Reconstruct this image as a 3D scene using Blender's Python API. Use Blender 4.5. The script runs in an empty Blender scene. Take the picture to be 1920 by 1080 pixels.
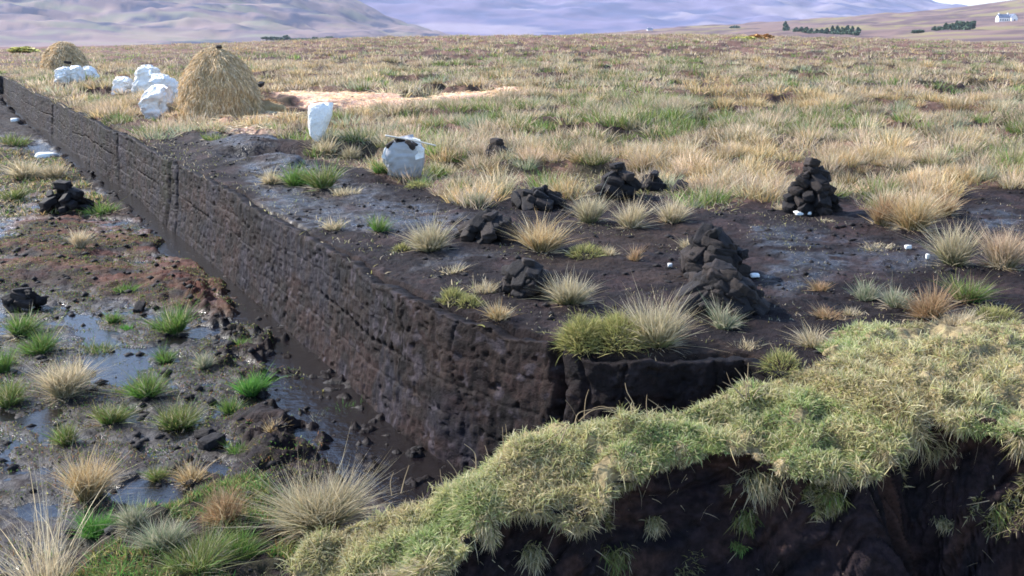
import bpy, math, random
import numpy as np
from mathutils import Vector, Matrix, Euler

# ------------------------------------------------------------------ camera, sky, sun
W, Hh = 1920.0, 1080.0
FPX = 1884.0
YH = 62.0
CAMZ = 1.7
PITCH = math.atan((540 - YH) / FPX)
scn = bpy.context.scene
cd = bpy.data.cameras.new('camera'); cam = bpy.data.objects.new('camera', cd)
scn.collection.objects.link(cam); scn.camera = cam
cam.location = (0, 0, CAMZ); cam.rotation_euler = (math.pi/2 - PITCH, 0, 0)
cd.sensor_width = 36; cd.lens = FPX / W * 36; cd.clip_start = 0.05; cd.clip_end = 20000
SUN_EL, SUN_AZ = math.radians(37), math.radians(-66)      # azimuth clockwise from +y
w = bpy.data.worlds.new('World'); scn.world = w; w.use_nodes = True
nt = w.node_tree; nt.nodes.clear()
sky = nt.nodes.new('ShaderNodeTexSky'); sky.sky_type = 'NISHITA'; sky.sun_disc = False
sky.sun_elevation = SUN_EL; sky.sun_rotation = SUN_AZ; sky.air_density = 1.0; sky.dust_density = 0.3; sky.ozone_density = 3.0
bg = nt.nodes.new('ShaderNodeBackground'); bg.inputs[1].default_value = 0.15
ow = nt.nodes.new('ShaderNodeOutputWorld')
nt.links.new(sky.outputs[0], bg.inputs[0]); nt.links.new(bg.outputs[0], ow.inputs[0])
sd = bpy.data.lights.new('sun', 'SUN'); sun = bpy.data.objects.new('sun', sd); scn.collection.objects.link(sun)
sd.energy = 4.6; sd.angle = math.radians(0.5); sd.color = (1.0, 0.95, 0.87)
sdir = Vector((math.sin(SUN_AZ)*math.cos(SUN_EL), math.cos(SUN_AZ)*math.cos(SUN_EL), math.sin(SUN_EL)))
sun.rotation_euler = sdir.to_track_quat('Z', 'Y').to_euler(); sun.location = (0, 0, 30)
scn.render.engine = 'CYCLES'
scn.view_settings.view_transform = 'Standard'; scn.view_settings.look = 'None'
scn.view_settings.exposure = 1.35; scn.view_settings.gamma = 1
scn.cycles.filter_width = 1.7
scn.cycles.max_bounces = 6; scn.cycles.volume_bounces = 0

# ------------------------------------------------------------------ helpers
C = scn.collection
rng = np.random.default_rng(7)
random.seed(11)
def sst(a, b, x): t = np.clip((x-a)/(b-a), 0, 1); return t*t*(3-2*t)
def _h(ix, iy, s):
    n = (ix.astype(np.int64)*374761393 + iy.astype(np.int64)*668265263 + s*974711) & 0x7fffffff
    n = (n ^ (n >> 13))*1274126177 & 0x7fffffff
    n = (n ^ (n >> 16))*2246822519 & 0x7fffffff
    return ((n ^ (n >> 15)) & 0xffff)/65535.0
def vn(x, y, s=0):
    x = np.asarray(x, float); y = np.asarray(y, float)
    ix = np.floor(x); iy = np.floor(y); fx = x-ix; fy = y-iy
    fx = fx*fx*(3-2*fx); fy = fy*fy*(3-2*fy)
    a = _h(ix, iy, s); b = _h(ix+1, iy, s); c = _h(ix, iy+1, s); d = _h(ix+1, iy+1, s)
    return (a+(b-a)*fx)*(1-fy) + (c+(d-c)*fx)*fy
def fbm(x, y, s=0, o=4, g=.5):
    t = 0; a = 1; n = 0
    for i in range(o):
        t = t + a*vn(x*2**i+i*17.3, y*2**i-i*9.1, s+i); n += a; a *= g
    return t/n
sp, cp = math.sin(PITCH), math.cos(PITCH)
def ray(px, py):
    a = (np.asarray(px, float)-960)/FPX; b = (540-np.asarray(py, float))/FPX
    return a, cp+b*sp, -sp+b*cp
def G(px, py, z=0.0):
    dx, dy, dz = ray(px, py); t = (z-CAMZ)/dz
    return dx*t, dy*t
def zat(px, py, D):        # height of the pixel's ray at distance y = D
    dx, dy, dz = ray(px, py); return CAMZ + dz/dy*D
def proj(x, y, z):
    vz = z-CAMZ; f = y*cp - vz*sp; u = y*sp + vz*cp
    f = np.maximum(f, 1e-3)
    return 960+FPX*x/f, 540-FPX*u/f
def depth(x, y, z): return y*cp-(z-CAMZ)*sp

def mesh_np(name, V, quads=None, tris=None, attrs=None, smooth=True):
    me = bpy.data.meshes.new(name)
    V = np.asarray(V, np.float32)
    q = np.zeros((0, 4), np.int32) if quads is None else np.asarray(quads, np.int32)
    t = np.zeros((0, 3), np.int32) if tris is None else np.asarray(tris, np.int32)
    me.vertices.add(len(V)); me.vertices.foreach_set('co', V.ravel())
    L = np.concatenate([q.ravel(), t.ravel()])
    me.loops.add(len(L)); me.loops.foreach_set('vertex_index', L)
    n = len(q)+len(t); me.polygons.add(n)
    st = np.concatenate([np.arange(len(q))*4, len(q)*4+np.arange(len(t))*3]).astype(np.int32)
    me.polygons.foreach_set('loop_start', st)
    me.polygons.foreach_set('use_smooth', np.full(n, smooth))
    for k, a in (attrs or {}).items():
        a = np.asarray(a, np.float32)
        if a.ndim == 1:
            at = me.attributes.new(k, 'FLOAT', 'POINT'); at.data.foreach_set('value', a)
        else:
            at = me.attributes.new(k, 'FLOAT_COLOR', 'POINT')
            at.data.foreach_set('color', np.concatenate([a, np.ones((len(a), 1), np.float32)], 1).ravel())
    me.update(calc_edges=True); me.validate()
    return me
def obj(name, me, mat=None, parent=None, loc=None):
    o = bpy.data.objects.new(name, me); C.objects.link(o)
    if mat and me: me.materials.append(mat) if not me.materials else None
    if parent: o.parent = parent
    if loc is not None: o.location = loc
    return o
def tag(o, label=None, cat=None, group=None, kind=None):
    if label: o['label'] = label
    if cat: o['category'] = cat
    if group: o['group'] = group
    if kind: o['kind'] = kind
    return o
def empty(name, loc, rz=0):
    o = bpy.data.objects.new(name, None); C.objects.link(o); o.location = loc; o.rotation_euler = (0, 0, rz); o.empty_display_size = .2
    return o
def grid_quads(nr, nc):
    i = np.arange(nr*nc).reshape(nr, nc)
    return np.stack([i[:-1, :-1], i[:-1, 1:], i[1:, 1:], i[1:, :-1]], -1).reshape(-1, 4)

# ------------------------------------------------------------------ materials
def mat_base(name):
    m = bpy.data.materials.new(name); m.use_nodes = True; n = m.node_tree; b = n.nodes['Principled BSDF']
    return m, n, b
def N(n, t, **k):
    x = n.nodes.new(t)
    for a, v in k.items(): setattr(x, a, v)
    return x
def noise(n, scale, detail=6, rough=.6, coord='Object', vec=None, stretch=None):
    tc = N(n, 'ShaderNodeTexCoord'); no = N(n, 'ShaderNodeTexNoise')
    no.inputs['Scale'].default_value = scale; no.inputs['Detail'].default_value = detail; no.inputs['Roughness'].default_value = rough
    if stretch:
        mp = N(n, 'ShaderNodeMapping'); mp.inputs['Scale'].default_value = stretch
        n.links.new(tc.outputs[coord], mp.inputs[0]); n.links.new(mp.outputs[0], no.inputs[0])
    else: n.links.new(tc.outputs[coord], no.inputs[0])
    return no
def ramp(n, src, a, b, c0, c1):
    r = N(n, 'ShaderNodeMapRange'); r.inputs[1].default_value = a; r.inputs[2].default_value = b
    r.inputs[3].default_value = c0; r.inputs[4].default_value = c1; n.links.new(src, r.inputs[0]); return r.outputs[0]
def attr_mat(name, rough=.8, bump=0.0, bscale=60, var=.35, vscale=25, trans=0.0, spec=.3, wet=False, bump2=0, b2scale=8, sat=1.0):
    m, n, b = mat_base(name)
    a = N(n, 'ShaderNodeAttribute', attribute_name='Col')
    no = noise(n, vscale); hv = N(n, 'ShaderNodeHueSaturation')
    n.links.new(a.outputs[0], hv.inputs['Color']); n.links.new(ramp(n, no.outputs[0], .25, .75, 1-var, 1+var), hv.inputs['Value'])
    n.links.new(hv.outputs[0], b.inputs['Base Color'])
    b.inputs['Specular IOR Level'].default_value = spec
    b.inputs['Roughness'].default_value = rough
    hv.inputs['Saturation'].default_value = sat
    if wet:
        wa = N(n, 'ShaderNodeAttribute', attribute_name='wet')
        n2 = noise(n, 9, 5)
        ad = N(n, 'ShaderNodeMath', operation='MULTIPLY'); n.links.new(wa.outputs['Fac'], ad.inputs[0])
        n.links.new(ramp(n, n2.outputs[0], .35, .6, .35, 1.15), ad.inputs[1])
        n.links.new(ramp(n, ad.outputs[0], 0, 1, rough, .14), b.inputs['Roughness'])
        n.links.new(ramp(n, ad.outputs[0], 0, 1, spec, .55), b.inputs['Specular IOR Level'])
    if bump:
        nb = noise(n, bscale, 8, .7); bm = N(n, 'ShaderNodeBump'); bm.inputs['Strength'].default_value = 1
        bm.inputs['Distance'].default_value = bump; n.links.new(nb.outputs[0], bm.inputs['Height']); last = bm
        if bump2:
            nb2 = noise(n, b2scale, 4, .6); bm2 = N(n, 'ShaderNodeBump'); bm2.inputs['Distance'].default_value = bump2
            n.links.new(nb2.outputs[0], bm2.inputs['Height']); n.links.new(bm.outputs[0], bm2.inputs['Normal']); last = bm2
        n.links.new(last.outputs[0], b.inputs['Normal'])
    if trans:
        tr = N(n, 'ShaderNodeBsdfTranslucent'); n.links.new(hv.outputs[0], tr.inputs[0])
        mx = N(n, 'ShaderNodeMixShader'); mx.inputs[0].default_value = trans
        n.links.new(b.outputs[0], mx.inputs[1]); n.links.new(tr.outputs[0], mx.inputs[2])
        n.links.new(mx.outputs[0], n.nodes['Material Output'].inputs[0])
    return m
M_ground = attr_mat('peat_and_turf_ground', .88, .018, 45, .55, 18, spec=.2, wet=True, bump2=.03, b2scale=11)
M_wall = attr_mat('cut_peat', .72, .012, 70, .8, 24, spec=.16, bump2=.008, b2scale=20)
M_blade = attr_mat('grass_blade', .6, var=.12, vscale=4, trans=.4, spec=.25)
M_straw = attr_mat('straw', .65, var=.25, vscale=9, trans=.15, spec=.3)
M_hill = attr_mat('moorland', .95, var=.12, vscale=.02, spec=.1)
M_leaf = attr_mat('leaf', .7, var=.25, vscale=.6, trans=.15)
def plain(name, col, rough=.7, var=.3, vscale=20, bump=0, bscale=60, spec=.4):
    m, n, b = mat_base(name)
    hv = N(n, 'ShaderNodeHueSaturation'); hv.inputs['Color'].default_value = (*col, 1)
    n.links.new(ramp(n, noise(n, vscale).outputs[0], .25, .75, 1-var, 1+var), hv.inputs['Value'])
    n.links.new(hv.outputs[0], b.inputs['Base Color']); b.inputs['Roughness'].default_value = rough
    b.inputs['Specular IOR Level'].default_value = spec
    if bump:
        bm = N(n, 'ShaderNodeBump'); bm.inputs['Distance'].default_value = bump
        n.links.new(noise(n, bscale, 8, .7).outputs[0], bm.inputs['Height']); n.links.new(bm.outputs[0], b.inputs['Normal'])
    return m
M_sod = plain('dried_turf', (.013, .010, .011), .75, .6, 14, .012, 60, spec=.3)
M_sod2 = plain('dusty_dried_turf', (.030, .022, .020), .8, .5, 14, .012, 60, spec=.3)
M_hay = plain('hay', (.4, .28, .14), .9, .35, 30, .03, 40)
M_sack = plain('white_plastic_sack', (.84, .83, .82), .42, .2, 5, .06, 7)
M_sackg = plain('grey_woven_sack', (.36, .36, .38), .6, .15, 14, .006, 40)
M_white = plain('white_scrap', (.8, .8, .78), .5, .06, 20)
M_stick = plain('bleached_wood', (.62, .58, .52), .7, .15, 20)
M_stem = plain('dead_stem', (.30, .22, .13), .8, .2, 20)
M_lime = plain('whitewash', (.8, .8, .8), .8, .04, .5)
M_slate = plain('slate_roof', (.12, .15, .22), .6, .15, .8)
M_glass = plain('dark_window_glass', (.02, .025, .03), .1, .1, 1)
M_bark = plain('bark', (.06, .045, .035), .9, .3, 3)
mw, n, b = mat_base('bog_water'); M_water = mw
b.inputs['Base Color'].default_value = (.008, .006, .007, 1); b.inputs['Roughness'].default_value = .06; b.inputs['IOR'].default_value = 1.45
bm = N(n, 'ShaderNodeBump'); bm.inputs['Distance'].default_value = .012; n.links.new(noise(n, 11, 5).outputs[0], bm.inputs['Height']); n.links.new(bm.outputs[0], b.inputs['Normal'])

# ------------------------------------------------------------------ ground: shapes
# top edge of the cut bank (pixels -> world at z = 0)
edge_px = [(8, 141), (60, 170), (110, 193), (200, 236), (262, 262), (320, 300), (420, 352), (540, 422), (640, 478), (760, 548), (850, 590), (950, 618), (1050, 648)]
front_px = [(1110, 668), (1200, 676), (1300, 672), (1400, 672), (1500, 700)]
EDGE = [tuple(map(float, G(*p))) for p in edge_px]
FRONT = [tuple(map(float, G(*p))) for p in front_px]
RIM = [(-60.0, EDGE[0][1]+1.0), (EDGE[0][0]-.4, EDGE[0][1]+.8)] + EDGE + FRONT + [(3.1, 4.9), (4.6, 4.75), (7, 4.6), (30, 4.0)]
RIM = np.array(RIM)
def rim_sd(x, y):
    # signed distance to the rim, positive on the upper bog
    best = np.full(np.shape(x), 1e9); sgn = np.ones(np.shape(x))
    for i in range(len(RIM)-1):
        a = RIM[i]; b = RIM[i+1]; d = b-a; L2 = d@d
        t = np.clip(((x-a[0])*d[0]+(y-a[1])*d[1])/L2, 0, 1)
        qx = x-(a[0]+t*d[0]); qy = y-(a[1]+t*d[1]); r = np.hypot(qx, qy)
        cr = d[0]*qy-d[1]*qx
        m = r < best
        best = np.where(m, r, best); sgn = np.where(m, np.sign(cr), sgn)
    return best*sgn
def inpoly(px, py, poly, soft=10):
    # soft mask from a pixel outline
    ins = np.zeros(np.shape(px), bool); dist = np.full(np.shape(px), 1e9)
    n = len(poly)
    for i in range(n):
        x0, y0 = poly[i]; x1, y1 = poly[(i+1) % n]
        c = ((y0 > py) != (y1 > py)) & (px < (x1-x0)*(py-y0)/((y1-y0) or 1e-9)+x0); ins ^= c
        dx, dy = x1-x0, y1-y0; t = np.clip(((px-x0)*dx+(py-y0)*dy)/(dx*dx+dy*dy+1e-9), 0, 1)
        dist = np.minimum(dist, np.hypot(px-x0-t*dx, (py-y0-t*dy)*1.6))
    sd = np.where(ins, dist, -dist)
    return sst(-soft, soft, sd)
BARE = [(300, 262), (345, 252), (470, 250), (575, 285), (640, 300), (700, 330), (780, 345), (870, 385), (960, 350), (1060, 375), (1140, 372), (1240, 380), (1290, 395), (1380, 392), (1460, 385), (1480, 360), (1590, 370), (1640, 415), (1760, 412), (1800, 360), (1950, 360), (2100, 420), (2100, 700), (-50, 760), (-50, 190), (100, 212), (220, 256)]
PIT = [(560, 270), (640, 300), (640, 290), (760, 330), (700, 345), (620, 320)]
WET_U = [[(375, 258), (470, 248), (520, 262), (500, 282), (420, 290)], [(430, 300), (560, 290), (640, 330), (640, 400), (520, 400)], [(520, 400), (650, 395), (780, 398), (885, 410), (870, 428), (740, 425), (560, 428)], [(650, 350), (740, 370), (850, 400), (800, 412), (660, 385)],
         [(1590, 455), (1700, 455), (1770, 480), (1740, 500), (1620, 500)], [(1830, 395), (1900, 395), (1900, 430), (1840, 430)], [(1430, 430), (1560, 440), (1600, 500), (1480, 560), (1440, 520)], [(940, 480), (860, 500), (780, 500), (820, 475)]]
WET_L = [[(20, 225), (60, 258), (130, 292), (215, 355), (300, 425), (360, 465), (430, 545), (520, 620), (600, 700), (680, 790), (760, 880), (860, 895), (900, 870), (800, 780), (680, 690), (560, 620), (450, 520), (380, 460), (300, 395), (190, 320), (80, 255), (30, 220)]]
POOLS = [[(150, 668), (190, 640), (290, 655), (290, 690), (240, 725), (165, 725)], [(40, 760), (105, 735), (110, 800), (70, 830), (40, 800)], [(190, 915), (260, 885), (380, 915), (385, 950), (300, 975), (210, 940)], [(100, 560), (180, 590), (230, 640), (150, 650)], [(240, 760), (290, 765), (290, 800), (240, 800)], [(370, 850), (440, 860), (420, 890), (370, 880)], [(-20, 430), (25, 430), (25, 448), (-20, 448)], [(315, 700), (345, 705), (345, 730), (318, 728)], [(50, 268), (85, 262), (110, 290), (70, 300)], [(300, 800), (380, 760), (390, 790), (330, 830)], [(0, 800), (40, 820), (30, 880), (0, 880)]]
RIMY = np.array([p[1] for p in EDGE][::-1]); RIMX = np.array([p[0] for p in EDGE][::-1])
CRX = np.array([-600, 0, 300, 640, 960, 1280, 1500, 1700, 1920, 2500]); CRY = np.array([110, 98, 89, 76, 71, 69, 74, 79, 88, 105])
LZ = -0.92; WZ = -0.94
def upper(x, y):
    hm_ = (sst(.38, .62, fbm(x*.9, y*.9, 207, 3))-.4)*.23*sst(9.5, 15, y)*sst(300, 100, y)*sst(.3, 1.6, x-np.interp(y, RIMY, RIMX))
    px = 960+FPX*x/np.maximum(y, 1)*1.0
    yc = np.interp(px, CRX, CRY); z110 = zat(960, yc, 110.0)
    r = z110*sst(15, 110, y)
    r = r - 6*sst(115, 330, y)
    d = 1+sst(20, 100, y)*3
    return r + hm_ + (fbm(x*.55, y*.55, 3, 3)-.5)*.12*d*sst(5, 14, y) + (fbm(x*2.2, y*2.2, 5, 3)-.5)*.07*d + (fbm(x*9, y*9, 8, 3)-.5)*.035 + (fbm(x*26, y*30, 9, 3)-.5)*.022*sst(14, 9, y)
def heightparts(x, y):
    sd = rim_sd(x, y)
    pxl, pyl = proj(x, y, LZ)
    zu = upper(x, y)
    wdt = .34+.42*sst(8.5, 6.2, y)+(fbm(x*1.6, y*1.6, 43, 3)-.5)*.5
    stream = sst(-wdt-.12, -wdt, sd)*sst(44, 40, y)*(x < 1.5)
    pool = np.zeros(np.shape(x))
    nz = (fbm(x*5, y*5, 41, 3)-.5)*60
    for p in POOLS: pool = np.maximum(pool, inpoly(pxl+nz, pyl+nz*.5, p, 16))
    hum = (fbm(x*1.1, y*1.1, 21, 3)-.5)*.15 + (fbm(x*4, y*5, 24, 4)-.5)*.07 + (sst(.45, .65, fbm(x*7, y*8, 25, 3))-.3)*.05*(.4+1.2*inpoly(pxl, pyl, [(330, 520), (480, 560), (680, 760), (800, 900), (600, 900), (400, 880), (360, 700)], 50)) + (fbm(x*18, y*24, 27, 3)-.5)*.034
    zl = LZ + .02 + hum
    zl = zl*(1-stream) + (WZ - .045 + (fbm(x*8, y*15, 31, 4)-.5)*(.30-.14*sst(8, 11, y)))*stream
    zl = zl*(1-pool) + (WZ - .012 + (fbm(x*8, y*8, 33, 3)-.5)*.045)*pool
    mud = inpoly(pxl+nz*1.5, pyl+nz, [(60, 540), (300, 560), (420, 640), (470, 860), (400, 960), (150, 990), (-80, 980), (-300, 900), (-300, 600)], 40)*(1-stream)*(1-pool)
    zl = zl*(1-mud*.85) + (WZ + .006 + (fbm(x*3, y*4, 35, 4)-.5)*.07 + (fbm(x*9, y*10, 37, 3)-.5)*.045 + (fbm(x*14, y*14, 36, 2)-.5)*.02)*mud*.85
    # left part lies a little higher, with grass; bottom-left rise
    zl = zl + .25*sst(7, 14, -(x+.2*y)-0)*sst(9, 13, y)*(1-stream)
    zl = zl + .10*inpoly(pxl, pyl, [(230, 1000), (400, 930), (520, 930), (700, 1400), (100, 1400)], 60)
    up = sst(-.01, .09, sd)
    z = zl*(1-up)+zu*up
    return z, sd, zu, zl, stream, pool, up
def Hgt(x, y): 
    z = heightparts(np.atleast_1d(float(x)), np.atleast_1d(float(y)))[0]
    return float(z[0])
def on_ground(px, py, low=False):
    z = LZ if low else 0.0
    for _ in range(12):
        x, y = G(px, py, z)
        hp = heightparts(np.atleast_1d(x), np.atleast_1d(y))
        zn = float(hp[3][0] if low else hp[2][0]); z = .5*z+.5*zn
    return float(x), float(y), z

# fan grid
DIST = [1.5]
while DIST[-1] < 9000:
    d = DIST[-1]; DIST.append(d*(1+(.0042 if d < 45 else .008 if d < 130 else .05)))
DIST = np.array(DIST); TAN = np.tan(np.radians(np.linspace(-47, 47, 860)))
YY, TT = np.meshgrid(DIST, TAN, indexing='ij'); XX = YY*TT
x = XX.ravel(); y = YY.ravel()
z, sd, zu, zl, stream, pool, up = heightparts(x, y)
pxu, pyu = proj(x, y, 0.0); pxl, pyl = proj(x, y, LZ)
jit = (fbm(x*2, y*2, 51, 3)-.5)
bare = inpoly(pxu+jit*60, pyu+jit*30, BARE, 9)
bare = np.where(y < 4.8, 1, bare)
bare = np.maximum(bare, (1-sst(.15, .5, sd+jit*.4))*(y < 14))
wet_u = np.zeros(len(x))
for p in WET_U: wet_u = np.maximum(wet_u, inpoly(pxu+jit*90, pyu+jit*40, p, 26))
wet_u = wet_u*sst(.38, .6, fbm(x*3.5, y*6, 68, 4)+.12)
def mixc(a, b, t): return a*(1-t[:, None])+b*t[:, None]
col = np.tile(np.array([.040, .029, .030]), (len(x), 1))      # peat
n1 = fbm(x*3, y*3, 61, 4); n2 = fbm(x*12, y*12, 63, 4); n3 = fbm(x*.8, y*.8, 65, 3); n4 = fbm(x*25, y*25, 67, 2)
col = mixc(col, np.array([.075, .045, .035]), sst(.45, .7, n1)*.7)
col = mixc(col, np.array([.017, .014, .018]), sst(.5, .66, n2)*.7)
# field
fc = np.tile(np.array([.20, .145, .095]), (len(x), 1))
fc = mixc(fc, np.array([.085, .085, .045]), sst(.45, .65, fbm(x*.9, y*.9, 71, 4)))
fc = mixc(fc, np.array([.06, .045, .04]), sst(.52, .62, fbm(x*1.7+4, y*1.7, 73, 4))*.8)
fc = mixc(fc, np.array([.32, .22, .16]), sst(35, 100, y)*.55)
colu = mixc(fc, col, bare)
stp = inpoly(pxu+jit*50, pyu+jit*8, [(505, 182), (600, 182), (760, 188), (900, 180), (975, 174), (985, 184), (900, 198), (760, 208), (650, 210), (560, 196)], 5)
stp2 = inpoly(pxu+jit*60, pyu+jit*14, [(310, 232), (440, 222), (560, 215), (590, 235), (520, 262), (430, 262), (340, 250)], 8)
colu = mixc(colu, np.array([.46, .36, .23])*1.5, stp*sst(.25, .45, n1)*.95)
colu = mixc(colu, np.array([.42, .31, .18]), stp2*sst(.4, .55, n2)*.85)
colu = mixc(colu, np.array([.14, .10, .09]), bare*sst(.56, .7, n1)*.5*(1-wet_u))
# algae green/straw film
colu = mixc(colu, np.array([.12, .09, .05]), bare*sst(.6, .72, n3)*.5*(1-wet_u))
cl = col.copy()
red = inpoly(pxl+jit*50, pyl+jit*30, [(0, 340), (60, 350), (240, 410), (420, 520), (440, 600), (300, 560), (100, 520), (0, 520), (-300, 520), (-300, 300)], 40)
cl = mixc(cl, np.array([.34, .20, .09]), red*sst(.4, .6, n1)*.85)
cl = mixc(cl, np.array([.30, .11, .06]), red*sst(.45, .6, fbm(x*2, y*5, 77, 3))*.75)
grl = inpoly(pxl+jit*40, pyl+jit*30, [(-300, 270), (0, 285), (120, 300), (200, 380), (200, 410), (60, 400), (0, 420), (-300, 420)], 20)
cl = mixc(cl, np.array([.12, .10, .04]), grl*sst(.35, .6, n2)*.8)
gr2 = inpoly(pxl+jit*60, pyl+jit*40, [(230, 990), (400, 920), (480, 900), (560, 1000), (800, 1400), (0, 1400), (100, 1030)], 30)
cl = mixc(cl, np.array([.10, .11, .035]), gr2*sst(.35, .6, n2)*.85)
cl = mixc(cl, np.array([.11, .10, .045]), sst(.62, .72, fbm(x*4, y*4, 79, 4))*(1-stream)*(1-pool)*.7)
cl = mixc(cl, np.array([.16, .14, .13]), (n4 > .76)*.25*(1-stream))
colt = mixc(cl, colu, up)
wet = np.where(up > .5, wet_u, np.clip(.12+.88*sst(.03, -.03, zl-WZ-.02)+.3*pool, 0, 1)*(1-.45*stream))
wet = np.where(up > .5, np.clip(wet_u*.8 + .1*bare*sst(.4, .6, n1), 0, 1), wet)*(y < 60)
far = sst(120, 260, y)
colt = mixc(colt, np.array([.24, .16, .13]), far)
pk = (col.sum(1)*0+1)
fieldw = up*(1-bare)
pk = np.where(fieldw > .5, .62, .27)
pk = np.maximum(pk, np.maximum(stp, stp2)*up)
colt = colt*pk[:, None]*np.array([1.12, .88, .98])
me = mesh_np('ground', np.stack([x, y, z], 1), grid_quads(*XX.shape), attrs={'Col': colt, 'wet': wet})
o = obj('ground', me, M_ground); tag(o, kind='structure')

# sheet of bog water in the cutting
me = mesh_np('water', [(-40, 1.5, WZ), (12, 1.5, WZ), (12, 5.0, WZ), (-14, 46, WZ), (-60, 46, WZ)], tris=[(0, 1, 2), (0, 2, 3), (0, 3, 4)], smooth=False)
tag(obj('water', me, M_water), kind='structure')

# ------------------------------------------------------------------ cut peat bank
def resample(P, base=.013, rel=.0025):
    P = np.array(P); out = []; 
    # catmull-rom dense then walk
    Q = []
    for i in range(len(P)-1):
        p0 = P[max(i-1, 0)]; p1 = P[i]; p2 = P[i+1]; p3 = P[min(i+2, len(P)-1)]
        for t in np.linspace(0, 1, 400, endpoint=False):
            Q.append(.5*((2*p1)+(-p0+p2)*t*.6+(p1*0)+( 2*p0-5*p1+4*p2-p3)*t*t*0+0*p3) if False else p1+(p2-p1)*t)
    Q = np.array(Q+[P[-1]]); s = np.concatenate([[0], np.cumsum(np.hypot(*np.diff(Q, axis=0).T))])
    c = 0; cs = []
    while c < s[-1]:
        cs.append(c); yy = np.interp(c, s, Q[:, 1]); c += max(base, rel*yy)
    cs = np.array(cs+[s[-1]])
    return np.stack([np.interp(cs, s, Q[:, 0]), np.interp(cs, s, Q[:, 1])], 1), cs
WP, WS = resample([(EDGE[0][0]-.9, EDGE[0][1]+.2)]+EDGE+FRONT+[(3.1, 4.9)])
Ltot = WS[-1]
tan = np.gradient(WP, axis=0); 
for k in range(3):   # smooth tangents
    tan[1:-1] = (tan[:-2]+2*tan[1:-1]+tan[2:])/4
tan /= np.linalg.norm(tan, axis=1)[:, None]
nor = np.stack([tan[:, 1], -tan[:, 0]], 1)      # toward the ditch?
# make sure the normal points away from the upper side
tst = rim_sd(WP[:, 0]+nor[:, 0]*.3, WP[:, 1]+nor[:, 1]*.3)
nor[tst > 0] *= -1
nv = 112
vv = np.linspace(0, 1, nv)                       # 0 floor, .9 rim, 1 sunk behind
S, V = np.meshgrid(WS, vv, indexing='ij')
wob = (fbm(S*.35, S*0+3, 81, 2)-.5)*.16
hz = np.where(V < .88, V/.88, 1.0)
zz = -1.05 + 1.04*hz
back = np.clip((V-.88)/.12, 0, 1)
rimz = upper(WP[:, 0], WP[:, 1])
out = .09*(1-hz)**1.2 + .05 + wob*hz**.5
# turf layers: ledges and spade cuts
layer = np.floor((hz*5.2)+(fbm(S*.5, S*0, 85, 2)-.5)*.6)
out += (vn(S/1.4+layer*.37, layer, 9)-.5)*.006
lf = np.mod(hz*5.2+(fbm(S*.5, S*0, 85, 2)-.5)*.6, 1)
out -= .007*np.exp(-((lf-.04)/.05)**2)*sst(.35, .7, vn(S*1.1, layer, 10))*1.1
cutid = np.floor(S/.13+layer*.5+.3*vn(S*3, layer, 4)); cf = np.mod(S/.13+layer*.5+.3*vn(S*3, layer, 4), 1)
out -= .006*np.exp(-((cf-.5)/.10)**2)*(_h(cutid, layer, 12) > .75)
out += (_h(cutid, layer, 14)-.5)*.003
out -= .02*sst(.72, .8, fbm(S*18, V*24, 86, 2))
out -= .05*np.exp(-((cf-.5)/.26)**4)*np.exp(-((lf-.08)/.09)**4)*(layer == 3)*sst(.4, .5, vn(S*.7+layer*3.3, layer, 15))
out += .003*((layer % 2)*1.0-.5)*sst(.3, .7, vn(S*.4, layer*0, 16))
out += (fbm(S*3, V*5, 87, 4)-.5)*.018 + (fbm(S*16, V*22, 89, 4)-.5)*.026 + (fbm(S*30, V*14, 90, 3)-.5)*.016
# deep cracks
def s_of(px, py):
    X, Y = G(px, py, 0.0); return WS[np.argmin(np.hypot(WP[:, 0]-X, WP[:, 1]-Y))]
cracks = [(100, 188, .15, .10), (316, 298, .10, .10), (338, 307, .10, .04), (1050, 649, .16, .03), (1100, 667, .05, .015), (768, 551, .03, .006), (870, 597, .02, .006), (640, 478, .02, .006), (1180, 673, .03, .008), (540, 422, .02, .006), (225, 248, .06, .05), (1330, 672, .02, .008)]
for (cx, cy, dep, wid) in cracks:
    s0 = s_of(cx, cy)+(fbm(V*3, V*0+cx, 91, 3)-.5)*.25
    out -= dep*np.exp(-((S-s0)/wid)**2)*np.clip(.3+hz, 0, 1)
# irregular crumbly rim
rimn = (fbm(S*5, S*0+5, 93, 5)-.5)*1.3
zz = zz + hz*(rimz[:, None]+rimn*.05)
zz = zz - back**2*.10 + (fbm(S*20, back*3+7, 94, 3)-.5)*.02*(V >= .86)
PX = WP[:, 0][:, None]+nor[:, 0][:, None]*(out*(V < .88)+(out-back*.24)*(V >= .88))
PY = WP[:, 1][:, None]+nor[:, 1][:, None]*(out*(V < .88)+(out-back*.24)*(V >= .88))
s_, v_ = S.ravel(), V.ravel(); h_ = hz.ravel()
wc = np.tile(np.array([.052, .033, .029]), (len(s_), 1))
wc = mixc(wc, np.array([.12, .07, .055]), sst(.45, .68, fbm(s_*1.2, v_*6, 95, 4))*.8)
wc = mixc(wc, np.array([.02, .016, .02]), sst(.5, .68, fbm(s_*6, v_*5, 97, 4))*.8)
wc = mixc(wc, np.array([.018, .02, .026]), np.exp(-((h_-.92)/.07)**2)*.7*sst(.35, .5, fbm(s_*1.1, v_*0, 99, 2)))
sg = s_of(316, 298); gm = np.exp(-((s_-sg)/.5)**2)*sst(.3, .6, fbm(s_*8, v_*3, 101, 3))*sst(.2, .7, h_)
wc = mixc(wc, np.array([.06, .085, .03]), gm*.9)
wc = mixc(wc, np.array([.07, .08, .04]), sst(sg+1, sg-6, s_)*sst(.5, .62, fbm(s_*2.5, v_*4, 103, 3))*.6)
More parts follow.
